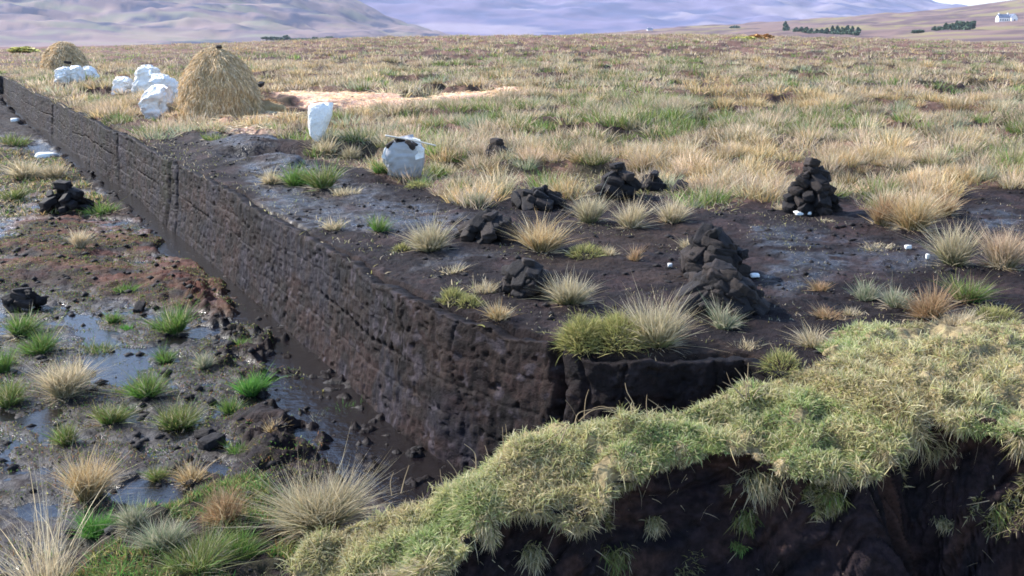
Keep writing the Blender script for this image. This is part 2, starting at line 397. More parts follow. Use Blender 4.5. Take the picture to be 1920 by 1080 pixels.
wc = mixc(wc, np.array([.075, .08, .11]), sst(.5, .66, fbm(s_*2.2+9, v_*3, 104, 4))*.6)
wc = mixc(wc, np.array([.14, .10, .07]), sst(.56, .66, fbm(s_*14, v_*3, 106, 3))*.5)
wc = mixc(wc, np.array([.26, .24, .25]), sst(.66, .72, fbm(s_*11, v_*16, 105, 3))*.6)
wc = mixc(wc, np.array([.04, .029, .030]), (v_ > .9)*.9)
frontm = (s_ > s_of(1050, 648)+.05)*1.0
wc = mixc(wc, np.array([.028, .022, .026]), frontm*.6)  # camera-facing wall tinted darker: its shade is put into the peat colour
me = mesh_np('peat_bank', np.stack([PX.ravel(), PY.ravel(), zz.ravel()], 1), grid_quads(len(WS), nv), attrs={'Col': wc*np.array([.21, .185, .215])})
tag(obj('peat_bank', me, M_wall), kind='structure')

# ------------------------------------------------------------------ near spur with its grassy cap
secs = [  # back-edge pixel, z ; lip pixel, z ; upper-level back?
    ((380, 1190), -.95, (420, 1290), -.95, 0), ((500, 1075), -.80, (560, 1150), -.82, 0), ((600, 1000), -.66, (640, 1085), -.72, 0),
    ((705, 945), -.52, (760, 1062), -.62, 0), ((800, 915), -.44, (850, 1035), -.56, 0), ((880, 890), -.38, (905, 955), -.42, 0),
    ((960, 850), -.30, (1000, 935), -.38, 0), ((1040, 820), -.25, (1100, 965), -.42, 0), ((1120, 790), -.18, (1180, 872), -.27, 0),
    ((1200, 780), -.15, (1290, 828), -.20, 0), ((1290, 770), -.12, (1390, 828), -.18, 0), ((1370, 745), -.08, (1480, 862), -.22, 0),
    ((1430, 728), -.05, (1570, 862), -.21, 0), ((1500, 712), -.03, (1650, 862), -.20, 0), ((1560, 690), 0.0, (1700, 785), -.08, .5),
    ((1610, 655), .02, (1760, 775), -.02, 1), ((1720, 642), .03, (1830, 790), -.02, 1), ((1850, 636), .04, (1930, 810), -.03, 1),
    ((2050, 636), .05, (2100, 830), 0, 1), ((2400, 640), .05, (2500, 850), 0, 1), ((3200, 650), .05, (3300, 880), 0, 1)]
cp_rows = []
for (f, zf, l, zl_, upb) in secs:
    F = np.array([*G(*f, zf), zf]); L = np.array([*G(*l, zl_), zl_])
    d = (F-L)[:2]; d = d/np.linalg.norm(d); d = .5*d+.5*np.array([0, 1.0]); d /= np.linalg.norm(d); d3 = np.array([d[0], d[1], 0])
    if upb > .6: b0 = F+d3*.5+np.array([0, 0, -.18]); b1 = F+d3*.22+np.array([0, 0, -.035])
    elif upb > 0: b0 = F+d3*.35+np.array([0, 0, -.6]); b1 = F+d3*.12+np.array([0, 0, -.08])
    else: b0 = F+d3*.32+np.array([0, 0, -1.35-zf]); b1 = F+d3*.07+np.array([0, 0, -.09])
    mid = (F+L)/2+np.array([0, 0, .035])
    u1 = L+d3*.05+np.array([0, 0, -.10]); u2 = L-d3*.04+np.array([0, 0, -.36]); toe = L-d3*.40+np.array([0, 0, 0]); toe[2] = -1.35
    cp_rows.append([b0, b1, F, mid, L, u1, u2, toe])
CPR = np.array(cp_rows)
def cat(P, t):   # P (n,...), t array
    n = len(P); i = np.clip(np.floor(t).astype(int), 0, n-2); f = (t-i)
    p0 = P[np.clip(i-1, 0, n-1)]; p1 = P[i]; p2 = P[i+1]; p3 = P[np.clip(i+2, 0, n-1)]
    f = f.reshape(-1, *([1]*(P.ndim-1)))
    return .5*(2*p1+(p2-p0)*f+(2*p0-5*p1+4*p2-p3)*f*f+(3*p1-p0-3*p2+p3)*f**3)
nu, nw = 820, 190
tu = np.linspace(0, len(secs)-1.001, nu)
A = cat(CPR, tu)                                  # nu,8,3
vw = np.concatenate([np.linspace(0, 2, 30, endpoint=False), np.linspace(2, 4, 60, endpoint=False), np.linspace(4, 7-.001, 100)])
SP = cat(np.swapaxes(A, 0, 1), vw)                # nw,nu,3
SP = np.swapaxes(SP, 0, 1)                        # nu,nw,3
def gnorm(P):
    a = np.gradient(P, axis=0); b = np.gradient(P, axis=1); nn = np.cross(a, b)
    return nn/np.maximum(np.linalg.norm(nn, axis=2), 1e-9)[..., None]
nn = gnorm(SP)
if nn[:, 45, 2].mean() < 0: nn = -nn
arc = np.cumsum(np.linalg.norm(np.diff(SP, axis=1, prepend=SP[:, :1]), axis=2), axis=1)
along = np.cumsum(np.linalg.norm(np.diff(SP[:, 60], axis=0, prepend=SP[:1, 60]), axis=1))[:, None]+arc*0
Vg = vw[None]+arc*0
face = sst(4.1, 4.6, Vg)
disp = (fbm(along*1.8, arc*1.8, 111, 3)-.5)*.22 + (fbm(along*6, arc*6, 113, 4)-.5)*.10 + (fbm(along*22, arc*22, 115, 3)-.5)*(.025+.03*face)
topf = 1-face
disp += topf*(sst(.35, .7, fbm(along*9, arc*9, 114, 3))-.5)*.055
disp += face*(fbm(along*2.2+arc*1.5, arc*9-along*2, 117, 4)-.5)*.16
strat = np.abs(np.mod(arc*5+along*.7+fbm(along*2, arc*2, 118, 3)*1.5, 1)-.5)
disp -= face*.035*sst(.12, .0, strat)
SP2 = SP+nn*disp[..., None]; SP2[..., 2] -= .055*sst(14.5, 12.5, tu)[:, None]
al, ar, vg, fa = along.ravel(), arc.ravel(), Vg.ravel(), face.ravel()
sc = np.tile(np.array([.030, .022, .024]), (len(al), 1))
sc = mixc(sc, np.array([.075, .045, .032]), sst(.48, .66, fbm(al*2, ar*4, 119, 4))*.8)
sc = mixc(sc, np.array([.012, .011, .015]), sst(.5, .65, fbm(al*5, ar*7, 121, 4))*.8)
topm = sst(4.25, 4.0, vg)*sst(.7, 1.3, vg)
sc = mixc(sc, np.array([.50, .46, .22]), topm*.9)
me = mesh_np('peat_spur', SP2.reshape(-1, 3), grid_quads(nu, nw), attrs={'Col': sc*np.array([.62, .52, .58])})
tag(obj('peat_spur', me, M_wall), kind='structure')

# ------------------------------------------------------------------ blades
def blades(P, D, L, Wd, droop, c0, c1, segs=3, bend=None, r=rng):
    n = len(P); P = np.asarray(P, float); D = D/np.linalg.norm(D, axis=1)[:, None]
    rv = r.normal(size=(n, 3)); side = np.cross(D, rv); side /= np.linalg.norm(side, axis=1)[:, None]
    L = np.broadcast_to(L, (n,)); Wd = np.broadcast_to(Wd, (n,)); droop = np.broadcast_to(droop, (n,))
    V = []; Cc = []
    B = r.normal(size=(n, 3))*(.16 if bend is None else bend); B[:, 2] *= .3
    for k in range(segs):
        s = k/segs; c = P+D*(L*s)[:, None]+B*(L*s*s)[:, None]; c[:, 2] -= droop*L*s*s
        wk = Wd*(1-.45*s); V += [c-side*(wk/2)[:, None], c+side*(wk/2)[:, None]]
        cc = c0*(1-s)+c1*s; Cc += [cc, cc]
    c = P+(D+B)*L[:, None]; c[:, 2] -= droop*L; V.append(c); Cc.append(c1)
    m = 2*segs+1; V = np.stack(V, 1).reshape(-1, 3); Cc = np.stack(Cc, 1).reshape(-1, 3)
    b = (np.arange(n)*m)[:, None]
    q = np.concatenate([b+np.array([[2*k, 2*k+1, 2*k+3, 2*k+2]]) for k in range(segs-1)]) if segs > 1 else np.zeros((0, 4), int)
    t = b+np.array([[2*segs-2, 2*segs-1, 2*segs]])
    return V, q, t, Cc
def pick(cols, n, r=rng, jit=.18):
    cols = np.array(cols)*1.22; i = r.integers(0, len(cols), n); return cols[i]*(1+r.normal(size=(n, 1))*jit).clip(.4, 1.7)
STRAWC = [(.56, .45, .28), (.48, .37, .23), (.64, .54, .37)]
GREENC = [(.10, .22, .04), (.15, .25, .05), (.08, .16, .035)]
OLIVE = [(.15, .15, .05), (.19, .17, .06), (.11, .12, .045)]
GREY = [(.40, .35, .27), (.46, .38, .28), (.33, .30, .22)]
ORANGE = [(.50, .33, .15), (.45, .32, .16), (.38, .25, .12)]
MOSSC = [(.36, .34, .12), (.28, .30, .10), (.46, .40, .18)]
VIVID = [(.10, .28, .05), (.14, .32, .07), (.08, .20, .05)]
GREYG = [(.20, .24, .14), (.16, .20, .11), (.26, .28, .18)]
KIND = {  # root colours, tip colours, spread, droop
    'green': (GREENC, GREENC+GREENC+OLIVE+GREY[:1], .75, .25), 'vivid': (VIVID, VIVID+GREENC, .8, .3), 'olive': (OLIVE+GREENC, OLIVE+OLIVE+GREENC+MOSSC[:1]+GREY[:2], .8, .25),
    'rush': (GREENC[2:]+OLIVE+OLIVE, GREY+STRAWC, .7, .25), 'straw': (OLIVE+STRAWC, STRAWC+STRAWC+GREY, .75, .35), 'orange': (OLIVE+ORANGE, ORANGE+STRAWC, .75, .3),
    'moss': (OLIVE, MOSSC, 1.3, .5), 'greyg': (GREYG, GREYG+GREY, .8, .3), 'dead': (STRAWC, STRAWC+GREY, .6, .2), 'brown': (OLIVE+ORANGE, [(.34, .2, .12), (.4, .28, .18), (.28, .17, .1)], .7, .3),
    'pink': (OLIVE+GREY, [(.50, .34, .23), (.56, .41, .28), (.42, .29, .20), (.60, .46, .33)], .7, .25)}
def tuft_arrays(wd, h, kind, nb, bw, r, low=False, segs=3):
    rc, tc, spr, dr = KIND[kind]
    if kind == 'moss': h0 = h; h = min(h*.5, .09)
    a = r.uniform(0, 2*math.pi, nb); q = np.sqrt(r.uniform(0, 1, nb)); R = wd*.5
    br = R*(.35 if not low else .85)
    P = np.stack([np.cos(a)*q*br, np.sin(a)*q*br, np.full(nb, -.02)], 1)
    if kind == 'moss': P[:, 2] += (1-q**2)*h0*.55*(.7+.6*vn(np.cos(a)*q*3+9, np.sin(a)*q*3, 5)); nb_ = nb
    lean = np.arctan2(R*1.25, h)*q*r.uniform(.5, 1.25, nb)*(.9 if not low else .8)
    a2 = a+r.normal(size=nb)*.35
    D = np.stack([np.cos(a2)*np.sin(lean), np.sin(a2)*np.sin(lean), np.cos(lean)], 1)
    L = h*r.uniform(.55, 1.08, nb)*np.where(r.uniform(size=nb) < .06, 1.25, 1)/np.maximum(np.cos(lean), .6)*(1-.15*q)
    dr_ = dr*q*r.uniform(.2, 1.2, nb); c0 = pick(rc, nb, r)*.85; c1 = pick(tc, nb, r)
    if kind not in ('moss', 'vivid', 'dead'):
        sk = r.uniform(size=nb) < .2; ns = sk.sum(); ln = r.uniform(1.1, 1.75, ns)
        D[sk] = np.stack([np.cos(a2[sk])*np.sin(ln), np.sin(a2[sk])*np.sin(ln), np.cos(ln)+.05], 1)
        L[sk] = np.minimum(h, R*1.1)*r.uniform(.4, .95, ns); cc_ = pick(STRAWC+GREY+[(.25, .16, .09)], ns, r)*.8; c0[sk] = cc_; c1[sk] = cc_; dr_[sk] = .15
        st_ = r.uniform(size=nb) < .08; c1[st_] = c1[st_]*.55+np.array([.5, .4, .26])*.45; D[st_] += r.normal(size=(st_.sum(), 3))*.5
    return P, D, L, bw*r.uniform(.5, 1.2, nb), dr_, c0, c1, segs

def pxsize(X, Y, Z): return depth(X, Y, Z)/FPX        # metres per (1920) pixel
TUFT_N = [0]
def tuft(px, py, wpx, hpx, kind, label, low=False, lowform=False, nb=None, name='grass_tuft', group=None, z=None, stalks=0):
    X, Y, Z = on_ground(px, py, low)
    if z is not None: Z = z; X, Y = map(float, G(px, py, z))
    m = pxsize(X, Y, Z); wd = wpx*m*1.0; h = hpx*m*.9/max(.75, 1-.2*(m*FPX < 6))
    Y += wd*.25
    r = np.random.default_rng(1000+TUFT_N[0]); TUFT_N[0] += 1
    bw = max(.0035, 1.15*m*1.2)
    nb = nb or int(np.clip(160+wpx*hpx*.16, 150, 1800))
    P, D, L, B, dr, c0, c1, segs = tuft_arrays(wd, h, kind, nb, bw, r, lowform)
    if stalks:
        k = r.integers(0, nb, stalks); L[k] *= r.uniform(1.2, 1.5, stalks); c1[k] = pick(STRAWC, stalks, r); dr[k] *= .4
    L = L*(.55+.9*vn(P[:, 0]*9/max(wd, .1)+3, P[:, 1]*9/max(wd, .1), TUFT_N[0])); V, q, t, cc = blades(P, D, L, B, dr, c0, c1, 3, bend=.30, r=r)
    o = obj(name, mesh_np(name, V, q, t, {'Col': cc}), M_blade, loc=(X, Y, Z)); o.rotation_euler = (r.normal()*.09, r.normal()*.12, 0)
    tag(o, label, 'grass tuft' if name != 'moss_cushion' else 'moss', group)
    return o

# far-field and cover grass, gathered into single uncountable objects
class Bag:
    def __init__(s): s.V = []; s.q = []; s.t = []; s.c = []; s.n = 0
    def add(s, A):
        V, q, t, c = A; s.V.append(V); s.q.append(q+s.n); s.t.append(t+s.n); s.c.append(c); s.n += len(V)
    def build(s, name, mat):
        return obj(name, mesh_np(name, np.concatenate(s.V), np.concatenate(s.q), np.concatenate(s.t), {'Col': np.concatenate(s.c)}), mat)

def field_mask(X, Y):
    pu, pv = proj(X, Y, 0.0); j = fbm(X*2, Y*2, 51, 3)-.5
    b = inpoly(pu+j*60, pv+j*30, BARE, 9); s = rim_sd(X, Y)
    sp_ = inpoly(pu+j*20, pv+j*8, [(515, 184), (760, 188), (900, 182), (975, 175), (985, 183), (900, 196), (760, 206), (650, 218), (560, 225), (420, 250), (340, 250), (440, 222)], 4)
    return (b < .5) & (s > .12) & (sp_ < .5)
bag = Bag()
def scatter_field(y0, y1, n, nb, wid, hgt, bwid, segs, seed):
    r = np.random.default_rng(seed)
    Y = np.sqrt(r.uniform(y0**2, y1**2, n)); X = Y*np.tan(r.uniform(-.66, .66, n))
    m = field_mask(X, Y) & (fbm(X*.9, Y*.9, 207, 3)+r.uniform(-.06, .06, n) > .46); X, Y = X[m], Y[m]; n = len(X)
    if not n: return
    Z = upper(X, Y)
    g = fbm(X*.28, Y*.28*.8, 201, 4); g2 = fbm(X*1.1, Y*1.1, 203, 3); u = r.uniform(size=n)
    u = np.clip(u+(g-.5)*1.6, 0, 1)
    kinds = np.where(u < .15, 'orange', np.where(u < .52, 'pink', np.where(u < .64, 'straw', np.where(u < .78, 'rush', np.where(u < .84, 'greyg', 'olive')))))
    pu, pv = proj(X, Y, 0.0)
    orange = np.zeros(n, bool)
    for (a, b_, ra, rb) in ((1325, 180, 55, 22), (1480, 205, 100, 18), (1735, 215, 30, 25), (1380, 200, 40, 14)): orange |= ((pu-a)/ra)**2+((pv-b_)/rb)**2 < 1
    kinds = np.where(orange, 'orange', kinds)
    dense = np.where(g > .55, 1.1, .9)
    sc_ = r.uniform(.6, 1.35, n)*(.75+.6*g2)
    for k in set(kinds):
        idx = np.where(kinds == k)[0]; rc, tc, spr, dr = KIND[k]
        N_ = len(idx)*nb; ii = np.repeat(idx, nb)
        a = r.uniform(0, 2*math.pi, N_); q = np.sqrt(r.uniform(0, 1, N_)); R = wid*.5*sc_[ii]
        P = np.stack([X[ii]+np.cos(a)*q*R*.6, Y[ii]+np.sin(a)*q*R*.6, Z[ii]-.03], 1)
        ln = q*r.uniform(.4, 1.2, N_)*.85; a2 = a+r.normal(size=N_)*.4
        D = np.stack([np.cos(a2)*np.sin(ln), np.sin(a2)*np.sin(ln), np.cos(ln)], 1)
        L = hgt*sc_[ii]*r.uniform(.5, 1.1, N_)
        cj = (1+r.normal(size=len(X))*.2)[ii][:, None]
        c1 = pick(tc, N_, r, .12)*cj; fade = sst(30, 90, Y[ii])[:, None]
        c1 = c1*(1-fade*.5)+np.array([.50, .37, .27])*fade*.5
        bag.add(blades(P, D, L, bwid*r.uniform(.7, 1.3, N_), dr*q*.8, pick(rc, N_, r)*cj, c1, segs, r=r))
scatter_field(6, 14, 1500, 130, .40, .25, .007, 3, 301)
scatter_field(14, 26, 3300, 80, .55, .26, .012, 2, 302)
scatter_field(26, 50, 7000, 36, .75, .27, .024, 2, 303)
scatter_field(50, 118, 12000, 18, 1.1, .27, .045, 2, 304)
# short sparse understorey between tussocks
def scatter_short(y0, y1, n, h, bw, seed, cols, mask=field_mask, zf=upper, xr=(-.66, .66), bg=None):
    r = np.random.default_rng(seed); Y = np.sqrt(r.uniform(y0**2, y1**2, n)); X = Y*np.tan(r.uniform(*xr, n))
    m = mask(X, Y); X, Y = X[m], Y[m]; n = len(X); a = r.uniform(0, 6.28, n); ln = r.uniform(.1, 1.1, n)
    D = np.stack([np.cos(a)*np.sin(ln), np.sin(a)*np.sin(ln), np.cos(ln)], 1)
    c = pick(cols, n, r)
    (bg or bag).add(blades(np.stack([X, Y, zf(X, Y)-.01], 1), D, h*r.uniform(.4, 1.2, n), bw, .3, c*.7, c, 2, r=r))
scatter_short(6, 16, 60000, .13, .008, 311, OLIVE+GREY+MOSSC+STRAWC+GREYG)
scatter_short(16, 40, 60000, .16, .018, 312, OLIVE+GREY+STRAWC)
o = bag.build('bog_grass', M_blade); tag(o, 'rough tussocky moor grass covering the wide bog beyond the cutting', 'grass', kind='stuff')

# straw litter strewn over the bare strip
lit = Bag(); r = np.random.default_rng(5)
for poly, n, cols, up_ in (([(505, 183), (760, 188), (900, 181), (975, 175), (985, 183), (900, 197), (760, 206), (650, 208), (560, 196)], 9000, [(.80, .62, .38), (.70, .52, .31), (.84, .68, .46)], 1), ([(300, 236), (440, 224), (560, 215), (590, 235), (520, 262), (430, 262), (340, 250)], 4500, STRAWC, 1)):
    px_ = r.uniform(300, 990, n*3); py_ = r.uniform(170, 270, n*3); m = inpoly(px_, py_, poly, 4) > r.uniform(.1, .9, n*3)
    X, Y = G(px_[m], py_[m], 0.0); n = len(X); a = r.uniform(0, 6.28, n)
    D = np.stack([np.cos(a), np.sin(a), r.uniform(0, .35, n)], 1); c = pick(cols, n, r)
    lit.add(blades(np.stack([X, Y, upper(X, Y)+.01], 1), D, r.uniform(.08, .25, n), .016, .1, c, c, 2, r=r))
tag(lit.build('straw_litter', M_straw), 'pale loose straw trampled over the ground beside the big haystack', 'straw', kind='stuff')

# thin grass and moss of the cutting floor
low = Bag()
def low_mask(polys, thr=.5):
    def f(X, Y):
        pl, pv = proj(X, Y, LZ); k = np.zeros(len(X), bool)
        j = (fbm(X*2, Y*2, 51, 3)-.5)
        for p in polys: k |= inpoly(pl+j*60, pv+j*40, p, 15) > .5
        return k & (rim_sd(X, Y) < -.25) & (fbm(X*3, Y*3, 221, 3) > thr)
    return f
def lowz(X, Y): return heightparts(X, Y)[3]
GL = [(-300, 270), (0, 285), (120, 300), (200, 380), (200, 410), (60, 400), (0, 420), (-300, 420)]
scatter_short(9, 30, 90000, .14, .014, 321, OLIVE+STRAWC+GREENC+ORANGE, low_mask([GL], .4), lowz, (-.66, -.30), low)
scatter_short(3.4, 5.6, 90000, .085, .005, 322, GREENC+OLIVE+VIVID+OLIVE+[(.3, .16, .08)]+MOSSC, low_mask([[(230, 990), (400, 920), (480, 900), (560, 1000), (800, 1400), (0, 1400), (100, 1030)]], .38), lowz, (-.62, -.1), low)
scatter_short(3.8, 14, 230000, .04, .008, 323, GREENC+OLIVE+OLIVE+MOSSC[:2]+[(.22, .12, .06), (.28, .14, .07), (.16, .08, .05), (.32, .25, .15)], low_mask([[(0, 340), (60, 350), (240, 410), (420, 520), (480, 600), (640, 770), (600, 880), (440, 1000), (0, 1080), (-300, 1080), (-300, 300)]], .42), lowz, (-.62, -.0), low)
scatter_short(4.5, 14, 60000, .04, .006, 324, MOSSC+OLIVE+GREY+STRAWC, lambda X, Y: (rim_sd(X, Y) > .12) & (fbm(X*3, Y*3, 223, 3) > .60), upper, (-.4, .66), low)
scatter_short(5, 40, 60000, .07, .009, 326, OLIVE+STRAWC+GREY+MOSSC, lambda X, Y: (rim_sd(X, Y) > -.03) & (rim_sd(X, Y) < .25+.03*Y) & (fbm(X*2.5, Y*2.5, 225, 3) > .60-.012*np.minimum(Y, 14)), upper, (-.6, .1), low)
tag(low.build('ground_cover', M_blade), 'thin green and rusty moss and grass creeping over the wet peat', 'ground cover', kind='stuff')

# turf on the near spur
turf = Bag(); r = np.random.default_rng(77)
SN = gnorm(SP2); 
if SN[:, 45, 2].mean() < 0: SN = -SN
def spur_sample(n, v0, v1, u0=.02, u1=.93):
    uu = r.uniform(u0, u1, n)*(nu-1); k0 = np.searchsorted(vw, v0); k1 = min(np.searchsorted(vw, v1), nw-2)
    vq = r.uniform(k0, k1, n); i = uu.astype(int); j = vq.astype(int)
    f = (uu-i)[:, None]; g = (vq-j)[:, None]
    P = (SP2[i, j]*(1-f)+SP2[i+1, j]*f)*(1-g)+(SP2[i, j+1]*(1-f)+SP2[i+1, j+1]*f)*g
    return P, SN[i, j], along[i, j], arc[i, j], vw[j]
def add_turf(P, Nn, a_, s_, L, dn, bw, cols0, cols1, jitter=.6, segs=2):
    n = len(P); D = Nn*.8+r.normal(size=(n, 3))*jitter; D[:, 2] += dn
    cl_ = fbm(a_*3, s_*3, 231, 3)[:, None]
    c0 = pick(cols0, n, r); c1 = pick(cols1, n, r)*(.8+.4*cl_)
    turf.add(blades(P, D, L*r.uniform(.5, 1.3, n), bw*r.uniform(.7, 1.3, n), .25, c0, c1, segs, r=r))
TOPC = [(.46, .47, .22), (.56, .53, .30), (.62, .57, .37), (.36, .40, .17), (.68, .62, .42)]
P, Nn, a_, s_, v = spur_sample(120000, 1.0, 4.15)
kk = (fbm(a_*2.5, s_*2.5, 233, 3) > .27+.10*sst(3.2, 4.1, v)) & (fbm(a_*8, s_*8, 234, 2)+r.uniform(-.1, .1, len(a_)) > .30); P, Nn, a_, s_ = P[kk], Nn[kk], a_[kk], s_[kk]
zone = fbm(a_*1.7, s_*2.4, 241, 4)+r.normal(size=len(a_))*.05; lenf = .45+1.1*fbm(a_*5, s_*5, 243, 2)
LIT = [(.48, .36, .24), (.58, .47, .31), (.38, .28, .18), (.66, .57, .38)]
for m_, cA, cB, sg_ in ((zone < .44, OLIVE+MOSSC[:1], LIT+STRAWC[:1]+MOSSC[2:], .9), ((zone >= .44) & (zone < .60), OLIVE+MOSSC, TOPC, .6), (zone >= .60, GREENC+OLIVE, [(.38, .44, .18), (.32, .40, .15), (.48, .50, .26), (.56, .54, .33)], .5)):
    add_turf(P[m_], Nn[m_], a_[m_], s_[m_], .048*lenf[m_], .25, .0042, cA, cB, sg_)
P, Nn, a_, s_, v = spur_sample(30000, 3.75, 4.6)
kk = (fbm(a_*5, a_*0, 235, 3) > .36+.35*(v-4)) ; P, Nn, a_, s_ = P[kk], Nn[kk], a_[kk], s_[kk]
lf_ = .3+1.5*sst(.4, .75, fbm(a_*7, a_*0+3, 236, 3))
add_turf(P, Nn, a_, s_, .062*lf_, -.5, .0036, STRAWC+OLIVE, STRAWC+GREY+MOSSC+LIT, .5, 3)
P, Nn, a_, s_, v = spur_sample(110000, 4.5, 6.7)
kk = fbm(a_*3.2, s_*3.2, 237, 4) > .64; P, Nn, a_, s_ = P[kk], Nn[kk], a_[kk], s_[kk]
add_turf(P, Nn, a_, s_, .04, -.1, .004, OLIVE, MOSSC+OLIVE+GREY+LIT, .7)
P, Nn, a_, s_, v = spur_sample(300, 4.3, 6.7)
add_turf(P, Nn, a_, s_, .09, -.6, .003, LIT, STRAWC+LIT, .5, 3)
# taller wisps gathered in small tussocks on the crest
for _ in range(150):
    P, Nn, a_, s_, v = spur_sample(1, 1.8, 4.1); n = 60
    Pq = P+r.normal(size=(n, 3))*np.array([.035, .035, .004])
    D = np.array([0, 0, 1.0])+r.normal(size=(n, 3))*.5
    turf.add(blades(Pq, D, r.uniform(.05, .12, n), .0038, .35, pick(OLIVE+MOSSC, n, r), pick(TOPC+STRAWC, n, r), 3, r=r))
tag(turf.build('bank_turf', M_blade), 'bright yellow green moss and grass capping the near dark peat spur', 'turf', kind='stuff')

# ------------------------------------------------------------------ individual tufts
U = [  # px, py base, width, height, kind, label, extra
 (625, 432, 45, 32, 'straw', 'small pale tuft on bare peat, nearest to the trench edge left of the pool'),
 (710, 436, 46, 40, 'green', 'small green tuft on bare peat beside the shallow pool'),
 (805, 472, 85, 70, 'rush', 'bushy grey green tuft at the right end of the shallow pool'),
 (752, 470, 32, 22, 'moss', 'tiny yellow green tuft left of the bushy grey green one'),
 (1015, 475, 92, 82, 'orange', 'large golden topped tuft right of the fallen turf pile'),
 (1070, 572, 95, 72, 'rush', 'olive tuft beside the low dark turf heap near the trench'),
 (935, 602, 46, 44, 'orange', 'small orange tuft alone on bare peat above the trench corner'),
 (842, 512, 62, 20, 'straw', 'low straw coloured mat on bare peat behind the mossy strip'),
 (1108, 418, 62, 66, 'rush', 'tall grey rush tuft left of two matching tufts behind the bare peat'),
 (1187, 428, 62, 62, 'straw', 'middle straw tinted tuft of the three in a row behind the bare peat'),
 (1262, 420, 66, 62, 'straw', 'rightmost pale tuft of the three in a row behind the bare peat'),
 (1100, 482, 80, 34, 'moss', 'low olive moss patch right of the golden tuft'),
 (1142, 478, 24, 24, 'straw', 'tiny pale tuft at the tip of the low olive moss patch'),
 (1190, 490, 30, 34, 'brown', 'small brown tuft on dark peat left of the big turf heap'),
 (1235, 655, 118, 88, 'rush', 'large olive and straw tuft on the trench rim above the short wall'),
 (1362, 618, 66, 48, 'greyg', 'blue green tuft at the foot of the big turf heap'),
 (1292, 468, 42, 30, 'straw', 'small straw tuft just behind the big turf heap'),
 (1542, 545, 46, 32, 'brown', 'small brown green tuft alone on the smooth peat'),
 (1796, 500, 72, 88, 'rush', 'tall upright rush tuft at the edge of the dark wet patch'),
 (1890, 505, 90, 90, 'pink', 'broad faded rush tuft at the right edge behind the green turf'),
 (1628, 565, 62, 48, 'greyg', 'blue green tuft left in the row above the near turf'),
 (1690, 578, 74, 52, 'greyg', 'pale green tuft second in the row above the near turf'),
 (1752, 598, 86, 70, 'brown', 'brown and pale tuft third in the row above the near turf'),
 (1822, 568, 86, 58, 'olive', 'broad olive tuft at the right end of the row above the near turf'),
 (1535, 655, 84, 36, 'straw', 'low straw green tuft just behind the near turf edge'),
 (1400, 655, 42, 22, 'straw', 'small straw tuft between the trench rim and the near turf'),
 (1470, 690, 70, 34, 'moss', 'yellow moss clump where the short wall meets the near turf'),
 (1560, 600, 90, 30, 'brown', 'brown sprawling tuft left of the blue green row'),
 (1610, 592, 50, 20, 'straw', 'pale bleached mat in front of the blue green row'),
 (1660, 425, 62, 80, 'brown', 'rusty tussock right behind the tall turf cone'),
 (1720, 432, 90, 82, 'orange', 'wide golden brown tussock right of the rusty one'),
 (1775, 405, 60, 55, 'brown', 'brown tussock at the right end of the golden clump'),
 (1648, 466, 54, 14, 'straw', 'flat straw mat lying on the dark wet peat'),
 (1550, 418, 34, 12, 'straw', 'flat yellow mat at the foot of the tall turf cone'),
 (1468, 394, 28, 20, 'straw', 'yellow tuft touching the left foot of the tall turf cone'),
 (505, 345, 56, 34, 'straw', 'low straw tuft at the left of the clump above the long wall'),
 (550, 350, 62, 48, 'green', 'green tuft in the middle of the clump above the long wall'),
 (602, 355, 74, 62, 'olive', 'tall olive and gold tuft at the right of the clump above the long wall'),
 (648, 364, 56, 20, 'straw', 'low straw tuft in front of the tall olive one'),
 (710, 326, 44, 36, 'green', 'green tuft against the left side of the grey sack'),
 (822, 335, 70, 34, 'olive', 'olive tuft at the right foot of the grey sack'),
 (780, 352, 50, 20, 'moss', 'low mossy tuft in front of the grey sack'),
 (890, 388, 46, 42, 'greyg', 'grey green tuft behind the fallen turf pile'),
 (610, 292, 56, 38, 'straw', 'straw tuft in front of the upright white sack'),
 (655, 298, 50, 32, 'rush', 'rush tuft right of the upright white sack'),
 (465, 243, 56, 20, 'green', 'green tuft on the straw in front of the big haystack'),
 (400, 262, 50, 18, 'olive', 'low tuft on the trench rim below the big haystack'),
 (345, 245, 60, 20, 'straw', 'straw tuft at the trench rim below the white sack heap'),
 (1800, 620, 110, 38, 'straw', 'ragged straw patch at the back edge of the near green turf'),
 (1870, 610, 100, 34, 'moss', 'mossy patch at the back edge of the near green turf, far right'),
]
for (px, py, wp, hp, k, lab) in U:
    flat = hp < 26
    tuft(px, py, wp, hp, k, lab, lowform=flat or k == 'moss', name='moss_cushion' if k == 'moss' else 'grass_tuft', group='grass tufts on the upper bog', stalks=0 if flat else 8)
tuft(880, 575, 56, 34, 'moss', 'mossy strip left half beside the low dark turf heap', lowform=True, name='moss_cushion', group='grass tufts on the upper bog')
tuft(848, 565, 50, 36, 'moss', 'mossy clump nearest the long wall in the mossy strip', lowform=True, name='moss_cushion', group='grass tufts on the upper bog')
tuft(908, 548, 40, 34, 'straw', 'mossy clump at the upper end of the mossy strip', lowform=True, name='moss_cushion', group='grass tufts on the upper bog')
tuft(1095, 650, 80, 66, 'moss', 'bright yellow green moss cushion on the trench corner', lowform=True, nb=2200, name='moss_cushion', group='grass tufts on the upper bog')
tuft(1160, 650, 110, 70, 'moss', 'pale moss cushion between the corner cushion and the large olive tuft', lowform=True, nb=2200, name='moss_cushion', group='grass tufts on the upper bog')
